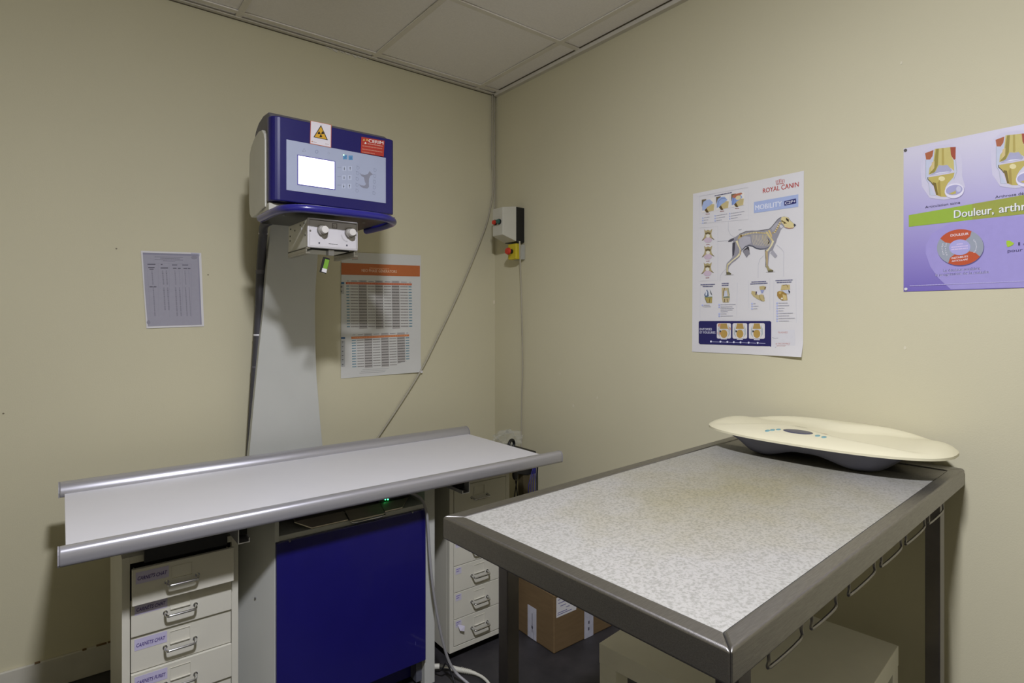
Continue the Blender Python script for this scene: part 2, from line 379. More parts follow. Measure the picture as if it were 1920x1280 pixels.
fo_ = bpy.data.objects['frame']; fo_.data.polygons.foreach_set('use_smooth', [True]*len(fo_.data.polygons)); fo_.modifiers['bevel'].harden_normals = True
sl = 1-.165/LS
lam = MB().use(m_speck); lam.prism([TP(wl+.0002, wf+.0004, TZ-.002), TP(sl, wf+.0004, TZ-.002), TP(sl, 1-wb-.0004, TZ-.002), TP(wl+.0002, 1-wb-.0004, TZ-.002)], (0, 0, -.022)); fixn(make('speckled_top', lam, ft))
st = MB().use(m_steel); st.prism([TP(sl+.0004, wf+.0004, TZ-.003), TP(1-ww-.004, wf+.0004, TZ-.003), TP(1-ww-.004, 1-wb-.0004, TZ-.003), TP(sl+.0004, 1-wb-.0004, TZ-.003)], (0, 0, -.018)); fixn(make('steel_strip', st, ft))
gp = MB().use(m_dark); gp.prism([TP(1-ww-.0038, wf+.001, TZ-.008), TP(1-ww-.0002, wf+.001, TZ-.008), TP(1-ww-.0002, 1-wb-.001, TZ-.008), TP(1-ww-.0038, 1-wb-.001, TZ-.008)], (0, 0, -.01)); fixn(make('drain_gap', gp, ft))
us = MB().use(m_steel_d); us.prism([TP(wl+.002, wf+.004, .838), TP(1-ww-.002, wf+.004, .838), TP(1-ww-.002, 1-wb-.004, .838), TP(wl+.002, 1-wb-.004, .838)], (0, 0, .012)); fixn(make('underside', us, ft))
def leg(x0, y0, w=.032):
    l = MB().use(m_steel_d).box((x0, y0, .012), (x0+w, y0+w, .8385)); l.use(m_black).box((x0-.001, y0-.001, 0), (x0+w+.001, y0+w+.001, .012)); make('leg', l, ft, bevel=.002)
leg(.745, .966); leg(.656, .386); leg(1.695, .462); leg(1.66, 1.02)
for k in range(6):          # wire loops hanging below the front long edge
    s0 = [.09, .205, .33, .465, .592, .735][k]; s1 = s0+[.085, .077, .103, .10, .113, .103][k]
    a, b = TP(s0, .010, .833), TP(s1, .010, .833); dn = Vector((0, 0, -.026)); d = (b-a)*.05
    make('wire_loop', MB().use(m_steel).tube(smooth_path([a, a+dn*.6+d*.2, a+dn+d, b+dn-d, b+dn*.5-d*.1, b], 4), .0024, 8), ft)

# ------------------------------------------------------------------ baby scale on the table
SR = math.radians(3.65+0.6); sc = Vector((1.700, .750, TZ-.002))
eu = Vector((-math.sin(SR), math.cos(SR), 0)); ev = Vector((math.cos(SR), math.sin(SR), 0))   # u: length, v: towards wall
SA, SB = .316, .166
SEAM = .061
def sst(x): x = max(0, min(1, x)); return x*x*(3-2*x)
def top_h(u, v, r):
    rim = .088+.010*v
    vf = -.62+.44*math.exp(-((u-.22)/.36)**2); vb = .80-.34*math.exp(-((u+.12)/.30)**2)
    Sx = sst((v-vf)/.15)*sst((vb-v)/.24)*sst((.92-abs(u))/.36)
    if r > .50: q = (r-.50)/.50; rim = SEAM+(rim-SEAM)*(1-q**2.3*.985)**.55
    return rim-.018*Sx
def bot_h(u, v, r):
    au = abs(u); foot = .0535*sst((.80-au)/.32)*(1-.48*sst((.40-au)/.34))
    return SEAM-.002-.004*sst((1-r)/.1)-(foot)*sst((1-r)/.42)
def oval(hf, nr=26, na=96, rmax=1.0):
    vs = [None]; fs = []; e = 2.5
    def P(r, a):
        c, s_ = math.cos(a), math.sin(a); u = math.copysign(abs(c)**(2/e), c)*r; v = math.copysign(abs(s_)**(2/e), s_)*r
        return u, v
    for i in range(1, nr+1):
        r = (i/nr)**.8*rmax if i < nr else rmax
        for k in range(na):
            u, v = P(r, 2*math.pi*k/na); vs.append(sc+eu*(u*SA)+ev*(v*SB)+Vector((0, 0, hf(u, v, r))))
    vs[0] = sc+Vector((0, 0, hf(0, 0, 0)))
    fs += [(0, 1+k, 1+(k+1) % na) for k in range(na)]
    fs += [(1+(i-1)*na+k, 1+i*na+k, 1+i*na+(k+1) % na, 1+(i-1)*na+(k+1) % na) for i in range(1, nr) for k in range(na)]
    return vs, fs
bs = thing('baby_scale', 'ivory oval baby scale with grey base and blue buttons on the steel table', 'scale', tuple(sc), SR)
v1, f1 = oval(top_h); v2, f2 = oval(lambda u, v, r: SEAM-.004, 3)
shell = MB().use(m_shell).add(v1, f1, True); na = 96; nb = len(v1)
shell.add(v1[-na:]+v2[-na:], [(k, (k+1) % na, na+(k+1) % na, na+k) for k in range(na)], True)
fixn(make('tray_shell', shell, bs))
v3, f3 = oval(bot_h, 26, 96, .985); base = MB().use(m_sbase).add(v3, f3, True); base.add(*oval(lambda u, v, r: SEAM-.0035, 3, 96, .985), smooth=True)
fixn(make('base', base, bs))
def pad(name, px, py, ru, rv, m, h=.0012):
    z = sc.z+.07
    for _ in range(8):
        p = onZ(px, py, z); d = p-sc; u, v = d.dot(eu)/SA, d.dot(ev)/SB; e = 2.5; r = (abs(u)**e+abs(v)**e)**(1/e); z = sc.z+top_h(u, v, r)
    n = 24; vs = []
    for k in range(n):
        a = 2*math.pi*k/n
        for q, dz in ((1.0, -.001), (.97, h*.7), (.8, h)):
            uu = u+math.cos(a)*ru*q/SA; vv = v+math.sin(a)*rv*q/SB; rr = (abs(uu)**e+abs(vv)**e)**(1/e)
            vs.append(sc+eu*(uu*SA)+ev*(vv*SB)+Vector((0, 0, top_h(uu, vv, rr)+dz)))
    vs.append(sc+eu*(u*SA)+ev*(v*SB)+Vector((0, 0, top_h(u, v, r)+h)))
    fs = [(3*k+q, 3*((k+1) % n)+q, 3*((k+1) % n)+q+1, 3*k+q+1) for k in range(n) for q in (0, 1)]+[(3*k+2, 3*((k+1) % n)+2, 3*n) for k in range(n)]
    return fixn(make(name, MB().use(m).add(vs, fs, True), bs))
o = pad('display', 1496, 809, .040, .021, mat('dark_window', (62, 64, 84), .25)); o['label'] = 'dark oval display window'
m_btn = mat('turquoise_button', (112, 156, 160), .45)
for px, py in ((1439, 806), (1448.5, 805.5), (1459.5, 805)): pad('button', px, py, .0062, .0085, m_btn)
for px, py in ((1533, 817), (1545, 820)): pad('button', px, py, .0062, .0085, m_btn)
def scale_words(name, px0, py0, px1, py1, rgb):
    mb = MB().use(ink(rgb)); n = 7
    for k in range(n):
        t = k/n; z = sc.z+.07
        px, py = px0+(px1-px0)*t, py0+(py1-py0)*t
        for _ in range(6):
            p = onZ(px, py, z); d = p-sc; u, v = d.dot(eu)/SA, d.dot(ev)/SB; r = (abs(u)**2.5+abs(v)**2.5)**(1/2.5); z = sc.z+top_h(u, v, r)
        z += .0008
        q = [p-eu*.0019-ev*.0011, p+eu*.0019-ev*.0011, p+eu*.0019+ev*.0011, p-eu*.0019+ev*.0011]; mb.add([(a.x, a.y, z) for a in q], [(0, 1, 2, 3)])
    fixn(make(name, mb, bs))
scale_words('printed_name', 1492, 799.0, 1514, 802, (140, 138, 120)); scale_words('printed_name', 1535, 811, 1552, 814.5, (178, 110, 90))

# ------------------------------------------------------------------ x-ray table: base cabinet, top, rails, column, head
xr = thing('x_ray_table', 'white and blue x-ray table with aluminium rails, column and blue generator head on the left', 'x-ray table', (.76, 2.0, 0))
ZS = .7245; XL, XR = -.003, 1.522
make('tabletop', MB().use(m_white_lam).box((XL+.012, 1.655, ZS-.010), (XR-.004, 2.300, ZS)), xr, bevel=.0012)
def rail(yi, yo):
    sg = 1 if yo > yi else -1; w = abs(yo-yi); pr = []
    pts = [(0, -.010), (0, .004), (.003, .013), (.008, .021), (.015, .0275), (.024, .0315), (w-.014, .0325), (w-.007, .0305), (w-.0025, .026), (w, .019), (w+.0005, .008), (w, -.004), (w-.004, -.010)]
    mb = MB().use(m_alu); base = [(XL, yi+sg*a, ZS+b) for a, b in pts]; mb.prism(base, (XR-XL, 0, 0), True); o = fixn(make('side_rail', mb, xr))
    for p in o.data.polygons: p.use_smooth = p.normal.x**2 < .5
    m = o.modifiers.new('bevel', 'BEVEL'); m.width = .003; m.segments = 3; m.limit_method = 'ANGLE'; m.angle_limit = math.radians(20)
    for xe in (XL-.003, XR):
        c = MB().use(mat('rail_end_cap', (150, 148, 152), .45)); c.prism([(xe, yi+sg*a, ZS+b) for a, b in pts], (.003, 0, 0)); fixn(make('end_cap', c, o))
rail(1.678, 1.627); rail(2.265, 2.316)
for x0, s_ in ((.376, 1), (1.096, -1)):       # U channels carrying the top
    w = .030; t = .0025; y0, y1 = 1.677, 2.27; zb, zt = .661, ZS-.0105
    a = x0 if s_ > 0 else x0+w; mb = MB().use(m_alu)
    def bx(xa, xb, za, zb_): mb.box((min(xa, xb), y0, za), (max(xa, xb), y1, zb_))
    bx(a, a+s_*t, zb, zt); bx(a+s_*t, a+s_*w, zb, zb+t); bx(a+s_*(w-t), a+s_*w, zb+t, zb+.012)
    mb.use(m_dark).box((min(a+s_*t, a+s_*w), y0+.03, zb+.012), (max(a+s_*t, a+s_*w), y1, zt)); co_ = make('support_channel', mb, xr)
    eb = MB().use(mat('cut_alu_edge', (228, 228, 230), .4)); 
    for (xa, xb), (za, zb_) in (((a, a+s_*t), (zb, zt)), ((a+s_*t, a+s_*w), (zb, zb+t)), ((a+s_*(w-t), a+s_*w), (zb+t, zb+.012))): eb.box((min(xa, xb), y0-.0008, za), (max(xa, xb), y0-.0001, zb_))
    make('cut_edge', eb, co_)
# base cabinet
bx0, bx1, by0, by1 = .492, 1.029, 1.75, 2.36
cab = MB().use(m_mach)
cab.prism([(bx0, by0, 0), (.418, 1.885, 0), (.418, by1-.012, 0), (.430, by1-.012, 0), (.430, 1.892, 0), (bx0+.012, by0+.006, 0), (bx0+.012, by0, 0)], (0, 0, .713)); cab.box((.418, by1-.012, 0), (bx1, by1, .7130)); cab.box((bx1-.040, by0, 0), (bx1, by1, .7130))
cab.box((bx0, by0+.004, .612), (bx1-.038, by1, .630)); cab.box((bx0, by0+.09, 0), (bx1, by1, .012))
cabo = fixn(make('base_cabinet', cab, xr, bevel=.0012))
make('screw', MB().use(m_screw).cyl((.4551, 1.8155, .44), (-.877, -.481, 0), .003, .002, 10), cabo)
make('shelf_interior', MB().use(m_black).box((bx0+.013, by0+.16, .631), (bx1-.041, by1-.013, .7115)), cabo)
bp = make('front_panel', MB().use(m_blue).box((bx0+.0015, by0-.012, .098), (bx1-.042, by0+.0035, .616)), xr, bevel=.002)
bp['label'] = 'deep blue front panel'
for px, py in ((543, 1014), (773, 960)):
    p = onY(px, py, by0-.0125); make('screw', MB().use(m_chrome).cyl(p, (0, -1, 0), .0038, .003, 12, .0028), bp)
p = onY(779, 1206, by0-.0125); make('scratch', MB().use(ink((90, 90, 150))).box((p.x, p.y-.0002, p.z-.006), (p.x+.001, p.y, p.z+.006)), bp)
make('plinth', MB().use(m_blue).box((bx0+.02, by0+.06, .012), (bx1-.06, by0+.09, .075)), xr, bevel=.003)
for a_, b_ in (((bx0+.0125, by0+.03, .012), (bx0+.03, by0+.10, .098)), ((bx1-.062, by0+.02, .012), (bx1-.0405, by0+.1, .098))): make('plinth_bracket', MB().use(mat('grey_plinth', (84, 86, 96), .5)).box(a_, b_), xr)
# cassette tray with chrome handle in the slot
tr = MB().use(mat('tray_steel', (190, 182, 168), .35, .8))
def flap(x0t, x1t, x0b, x1b, yb, zb, yt, zt): tr.prism([(x0b, yb, zb), (x1b, yb, zb), (x1t, yt, zt), (x0t, yt, zt)], (0, .001, .003))
flap(.560, .715, .600, .715, 1.752, .632, 1.790, .648); flap(.842, .945, .842, .905, 1.752, .632, 1.790, .648); flap(.719, .838, .719, .838, 1.742, .629, 1.786, .650)
tr.box((.57, 1.79, .644), (.94, 1.905, .648)); tro = fixn(make('cassette_tray', tr, xr))
hx = [(.722, 1.745, .628), (.728, 1.736, .627), (.74, 1.733, .627), (.82, 1.733, .627), (.832, 1.736, .627), (.837, 1.745, .628)]
make('tray_handle', MB().use(m_chrome).tube(hx, .0035, 10), tro)['label'] = 'chrome tray handle'
dv = make('black_module', MB().use(m_black).box((.84, 1.80, .6485), (.955, 1.90, .680)), xr, bevel=.003)
l = MB().use(m_led)
for px in (722.5, 727.5): l.ball(onY(px, 936, 1.798), .0022)
make('status_led', l, dv)['label'] = 'pair of lit green status lights'
# column: tapering, waisted panel
colL = [(.688, 1.75), (.671, 1.675), (.658, 1.50), (.6436, 1.324), (.626, 1.153), (.605, .924), (.588, .725), (.584, .64)]
colR = [(.872, 1.75), (.866, 1.62), (.862, 1.533), (.852, 1.39), (.850, 1.308), (.852, 1.15), (.857, 1.024), (.870, .86), (.8825, .727), (.890, .64)]
prof = [(x, 2.44, z) for x, z in colL]+[(x, 2.44, z) for x, z in colR[::-1]]
cm = MB().use(m_mach); cm.prism(prof, (0, .042, 0)); co = fixn(make('column', cm, xr, bevel=.002))
make('column_foot', MB().use(m_mach).box((.62, 2.38, .0), (.86, 2.48, .66)), xr)
make('head_bracket', MB().use(m_mach).box((.69, 2.20, 1.67), (.86, 2.442, 1.75)), xr)
# hose with ties
hp = smooth_path([(.690, 2.25, 1.665), onY(499, 418, 2.36), onY(493, 445, 2.44)]+[onY(a_, b_, 2.48) for a_, b_ in ((489, 500), (487, 545), (486, 580), (483, 640), (479, 700), (474.5, 770), (470, 850), (467, 900))], 5)
ho = make('hose', MB().use(m_hose).tube(hp, .0165, 14), xr); ho['label'] = 'dark grey cable hose'
for px, py, m_, r in ((493, 438, m_white_lam, .0178), (485, 506, m_grey, .0185), (481, 632, m_white_lam, .0178), (478, 692, m_grey, .0178)):
    z = onY(px, py, 2.47).z; q = min(hp, key=lambda p: abs(p.z-z)); make('cable_tie', MB().use(m_).tube([q-Vector((0, 0, .0035 if r < .018 else .008)), q+Vector((0, 0, .0035 if r < .018 else .008))], r, 14), ho)
q = min(hp, key=lambda p: abs(p.z-onY(485, 506, 2.47).z)); make('hose_clip', MB().use(m_grey).box((q.x+.01, q.y-.004, q.z-.008), (q.x+.026, q.y+.006, q.z+.008)), ho)
# generator head
HX0, HX1 = .537, .979
hd = MB().use(m_grey)
pf = [(1.999, 1.640), (1.999, 1.930), (2.012, 1.952), (2.035, 1.966), (2.09, 1.970), (2.15, 1.961), (2.19, 1.940), (2.212, 1.908), (2.216, 1.68), (2.20, 1.648), (2.165, 1.633)]
hd.prism([(HX0+.012, y, z) for y, z in pf], (HX1-HX0-.012, 0, 0)); hdo = fixn(make('generator_housing', hd, xr, bevel=.006, seg=3)); hdo['label'] = 'slate grey rear housing of the generator head'
bl = MB().use(m_blue)
n = 7; outl = []
for cx, cy, a0 in ((HX0+.03, 1.988, 180), (HX1-.016, 1.974, 270)):
    r = cy-1.958
    for k in range(n): a = math.radians(a0+90*k/(n-1)); outl.append((cx+r*math.cos(a), cy+r*math.sin(a)))
outl = outl+[(HX1, 2.0), (HX0, 2.0)]
bl.prism([(x, y, 1.657) for x, y in outl], (0, 0, .278)); bf = fixn(make('front_cover', bl, xr, bevel=.004, seg=3)); bf['label'] = 'deep blue front cover of the generator head'
sp = MB().use(m_beige); pp = [(2.016, 1.642), (2.020, 1.868), (2.030, 1.890), (2.055, 1.908), (2.095, 1.913), (2.15, 1.904), (2.195, 1.882), (2.215, 1.86), (2.222, 1.80), (2.224, 1.69), (2.216, 1.648), (2.195, 1.632), (2.165, 1.627)]
sp.prism([(HX0-.002, y, z) for y, z in pp], (.016, 0, 0)); spo = fixn(make('side_panel', sp, hdo, bevel=.003, seg=3)); spo['label'] = 'beige side cover with rounded top'
sp2 = MB().use(m_beige); sp2.prism([(HX1-.010, y, z) for y, z in pp], (.012, 0, 0)); fixn(make('side_panel', sp2, hdo, bevel=.003))
make('corner_bracket', MB().use(m_beige).box((HX0+.002, 1.985, 1.628), (HX0+.06, 2.15, 1.652)), hdo, bevel=.002)
make('screw', MB().use(m_screw).cyl((HX0+.028, 1.984, 1.640), (0, -1, 0), .005, .003, 12), hdo)
make('base_tray', MB().use(m_blackm).box((HX0+.03, 1.835, 1.614), (HX1-.06, 2.20, 1.624)).box((HX0+.06, 1.99, 1.62), (HX1-.08, 2.18, 1.652)), xr, bevel=.002)
rg = smooth_path([(.537, 2.075, 1.611), (.537, 2.0, 1.611), (.538, 1.90, 1.611), (.552, 1.835, 1.611), (.60, 1.800, 1.611), (.70, 1.792, 1.611), (.80, 1.790, 1.611), (.868, 1.802, 1.611), (.925, 1.862, 1.611), (.940, 1.95, 1.611), (.940, 2.04, 1.611), (.935, 2.11, 1.611)], 6)
rgo = make('handle_bar', MB().use(m_bluetube).tube(rg, .013, 14), xr); rgo['label'] = 'blue curved handle bar under the head'
for px, py in ((532, 403), (682, 417)): make('screw', MB().use(m_screw).cyl(onZ(px, py, 1.611), (0, 0, -1), .005, .002, 12), hdo)
# front print of the head (flat membrane panel, stickers)
YF = 1.9578
pn = MB(); pn.use(m_panel); q = [onY(*c, YF-.0008) for c in ((537.5, 262.2), (722.5, 296), (718.6+2.5, 380), (535.5, 356.4))]
q = [(.587, 1.862), (.943, 1.862), (.943, 1.695), (.587, 1.695)]
pn.prism([(x, YF-.0010, z) for x, z in q], (0, .0016, 0)); pno = fixn(make('control_panel', pn, bf)); pno['label'] = 'pale blue membrane control panel'
sq = [(.622, 1.818), (.752, 1.818), (.752, 1.717), (.622, 1.717)]
s1 = MB().use(ink((92, 88, 168))).prism([(x, YF-.0016, z) for x, z in sq], (0, .0006, 0)); fixn(make('screen_bezel', s1, bf))
s2 = MB().use(m_screen).prism([(x+(.003 if x < .7 else -.003), YF-.0021, z+(.003 if z < 1.75 else -.003)) for x, z in sq], (0, .0005, 0)); fixn(make('display_screen', s2, bf))['label'] = 'lit white display screen'
pr = Print('Y', YF-.0012).crop(520, 220, 7.11)
g = (110, 112, 128)
pr.stroke([(335, 455), (357, 410), (378, 455), (335, 455)], 4, (130, 130, 146)); pr.ring(524, 458, 18, 20, 4, (110, 116, 150)); pr.ring(685, 478, 12, 12, 3, (150, 156, 176)); pr.up()
pr.rect(875, 500, 930, 558, (96, 150, 192)); pr.rect(950, 508, 1005, 568, (96, 150, 192)); pr.up()
pr.stroke([(900, 545), (900, 528), (912, 528), (912, 518), (922, 518)], 6, (58, 92, 140)); pr.ring(978, 540, 12, 13, 5, (58, 92, 140)); pr.up()
for r_, yy in enumerate((680, 800, 915)):
    for c_, xx in enumerate((893, 970)):
        x_ = xx-r_*4; pr.rect(x_-24, yy-30, x_+24, yy+32, (190, 198, 216)); pr.up()
        pr.rect(x_-2.5, yy-20, x_+2.5, yy+22, (40, 42, 56)); t = 1 if c_ == 0 else -1
        pr.poly([(x_-8, yy+t*2), (x_+8, yy+t*2), (x_, yy+t*(22))], (40, 42, 56)); pr.up(-1)
    pr.rect(800, yy-14, 850, yy-10, (130, 134, 150))
pr.up(2)
pr.poly([(1095, 738), (1120, 758), (1165, 768), (1205, 755), (1222, 728), (1232, 715), (1246, 735), (1276, 762), (1240, 775), (1222, 820), (1220, 880), (1222, 925), (1200, 948), (1150, 944), (1110, 920), (1088, 890), (1120, 905), (1160, 910), (1182, 890), (1165, 850), (1155, 800), (1120, 778)], (140, 142, 156))
pr.up()
for x_, yy in ((1075, 672), (1070, 745), (1066, 822), (1062, 900), (1062, 978), (1302, 705), (1298, 782), (1296, 858), (1292, 935), (1288, 1010)):
    pr.ring(x_, yy, 17, 20, 3, (136, 142, 164), n=12); pr.rect(x_-18, yy-26, x_-6, yy-23, (90, 94, 120))
pr.done('key_symbols', bf)['kind'] = 'stuff'
make('power_led', MB().use(m_ledw).ball(onY(520+885/7.11, 220+503/7.11, YF-.002), .0022), bf)
# radiation warning sticker, folded over the top edge
pr = Print('Y', YF-.0022).crop(520, 220, 7.11)
pr.mb.use(ink((206, 120, 84))); pr.poly([(442, 42), (722, 98), (718, 404), (434, 350)], (208, 120, 86)); pr.up()
pr.poly([(450, 48), (714, 102), (710, 396), (442, 344)], (226, 220, 224)); pr.up()
pr.poly([(582, 102), (674, 304), (480, 264)], (38, 34, 26)); pr.up(); pr.poly([(582, 122), (658, 293), (496, 259)], (218, 168, 46)); pr.up()
cx, cy = 580, 222
for a in (-150, -30, 90):
    P = [(cx+10*math.cos(math.radians(a-30)), cy+10*math.sin(math.radians(a-30)))]
    P += [(cx+42*math.cos(math.radians(a+d)), cy+44*math.sin(math.radians(a+d))) for d in (-30, -15, 0, 15, 30)]+[(cx+10*math.cos(math.radians(a+30)), cy+10*math.sin(math.radians(a+30)))]
    pr.poly(P, (36, 32, 24))
pr.ell(cx, cy, 6, 6, (36, 32, 24)); pr.ell(464, 322, 8, 8, (190, 120, 70)); pr.words(480, 325, 525, 334, 6, (170, 140, 130)); pr.words(640, 352, 685, 360, 6, (170, 140, 130))
o = pr.done('warning_sticker', bf); o['label'] = 'white sticker with yellow radiation warning triangle'
pr = Print('Y', YF-.0024).crop(520, 220, 7.11)
pr.poly([(1120, 258), (1430, 312), (1418, 524), (1112, 470)], (176, 58, 44)); pr.up()
w = (232, 226, 220)
pr.text('CERIM', 1215, 330, 1412, 362, 42, w, .02)
for a in (-150, -30, 90):
    P = [(1175+34*math.cos(math.radians(a+d)), 315+38*math.sin(math.radians(a+d))) for d in (-28, 0, 28)]; pr.poly([(1175+8*math.cos(math.radians(a)), 315+8*math.sin(math.radians(a)))]+P, (214, 180, 96) if a != 90 else w)
pr.words(1205, 350, 1405, 384, 11, (206, 150, 132)); pr.words(1135, 378, 1400, 418, 12, (200, 130, 110)); pr.words(1130, 420, 1400, 462, 11, (200, 130, 110)); pr.words(1130, 458, 1300, 486, 11, (200, 130, 110))
o = pr.done('maker_sticker', bf); o['label'] = 'red sticker with white lettering'
# collimator
CY = 1.85; cx0, cx1, cz0, cz1 = .621, .790, 1.498, 1.594
cl = MB().use(m_beige).box((cx0+.004, CY+.010, cz0+.003), (cx1-.004, 2.062, cz1-.003)); clo = make('collimator', cl, xr, bevel=.002); clo['label'] = 'pale collimator box with two knobs under the head'
fp = MB().use(mat('pale_face_plate', (206, 203, 204), .45)); fp.box((cx0, CY, cz0), (cx1, CY+.011, cz1)); make('face_plate', fp, clo, bevel=.004, seg=3)
pr = Print('Y', CY-.0003).crop(530, 390, 9.84)
dk = (92, 88, 84)
xa, xb = .6265, .7845; za, zb = 1.5035, 1.5885
def ybar(x0, z0, x1, z1, rgb): pr.mb.use(ink(rgb)); v = pr.val-pr.layer*pr.step; pr.mb.add([(x0, v, z0), (x1, v, z0), (x1, v, z1), (x0, v, z1)], [(0, 1, 2, 3)])
ybar(xa, zb-.0022, xb, zb, dk); ybar(xa, za, xb, za+.0006, (150, 146, 140)); ybar(xa, za, xa+.0008, zb, (130, 126, 120)); ybar(xb-.0012, za, xb, zb, (110, 106, 100))
ybar(.7005, 1.566, .7175, 1.583, (120, 114, 108)); pr.up(); ybar(.7025, 1.568, .7155, 1.581, (200, 197, 196)); pr.up(); pr.ring(932, 348, 18, 22, 7, (110, 104, 98)); pr.words(850, 655, 1020, 672, 12, (110, 108, 108))
for px, py in ((675, 643), (1185, 688)): pr.ell(px, py, 16, 18, (90, 90, 100))
for cxp, cyp, a0, a1 in ((715, 455, -5, 75), (1200, 490, 95, 185)):
    for a in range(a0, a1, 9):
        ca, sa = math.cos(math.radians(a)), math.sin(math.radians(a)); pr.stroke([(cxp+100*ca, cyp+115*sa), (cxp+122*ca, cyp+140*sa)], 5, (120, 116, 112))
pr.done('face_markings', clo)
for kx in (.668, .7605):
    k = MB().use(mat('knob_skirt', (140, 136, 128), .4)).cyl((kx, CY-.0005, 1.556), (0, -1, 0), .0180, .010, 28, .0170); k.use(mat('knob_cap', (214, 210, 202), .35)).cyl((kx, CY-.0105, 1.556), (0, -1, 0), .0130, .017, 28, .0112)
    make('knob', k, clo, bevel=.001)
for kx in (.6285, .7815): make('screw', MB().use(m_screw).cyl((kx, CY-.0003, 1.552), (0, -1, 0), .003, .002, 10), clo)
for yy, zz in ((1.895, 1.585), (1.935, 1.583), (2.035, 1.582), (1.99, 1.572), (2.04, 1.558), (1.885, 1.545), (2.04, 1.542)):
    make('vent_hole', MB().use(m_dark).cyl((cx0+.0035, yy, zz-.004), (-1, 0, 0), .0028, .0008, 10), clo)
make('light_slot', MB().use(m_white_lam).box((cx0+.0028, 1.918, 1.548), (cx0+.0036, 1.922, 1.572)), clo)
m_rail = mat('accessory_rail_metal', (150, 146, 132), .4, .7)
for xx in (cx0-.004, cx1-.012):
    r_ = MB().use(m_rail).box((xx, CY+.006, 1.478), (xx+.014, 2.04, 1.484)).box((xx, CY+.006, 1.484), (xx+.004, 2.04, 1.498)).box((xx, CY+.006, 1.494), (xx+.014, 2.04, 1.499)); make('accessory_rail', r_, clo, bevel=.0008)
make('aperture_frame', MB().use(m_black).box((cx0+.02, CY+.03, 1.4955), (cx1-.02, CY+.16, 1.4995)), clo)
make('lower_glass', MB().use(m_beige).box((cx0+.026, CY+.036, 1.4945), (cx1-.026, CY+.154, 1.4956)), clo)
make('tape_clip', MB().use(m_screw).box((.693, 1.862, 1.478), (.712, 1.885, 1.4955)), clo)
tp = onY(613, 483, 1.875); bt = onY(606, 511, 1.875); d = (bt-tp); n_ = Vector((d.z, 0, -d.x)).normalized()*.0105
tg = MB().use(m_black).prism([tp-n_, tp+n_, bt+n_, bt-n_], (0, .008, 0)); f0 = tp+d*.10; f1 = tp+d*.72; f2 = tp+d*.96; sh = n_*.25; off = Vector((0, -.0006, 0))
tg.use(mat('lime_label', (112, 160, 44), .5)).prism([f0-n_*.95+sh*0+off, f0+n_*.45+off, f1+n_*.45+off, f1-n_*.95+off], (0, .0006, 0)); tg.use(m_paper).prism([f1-n_*.95+off, f1+n_*.6+off, f2+n_*.6+off, f2-n_*.95+off], (0, .0006, 0))
tgo = fixn(make('hanging_tag', tg, clo, bevel=.0008)); tgo['label'] = 'small black and green tag hanging below'

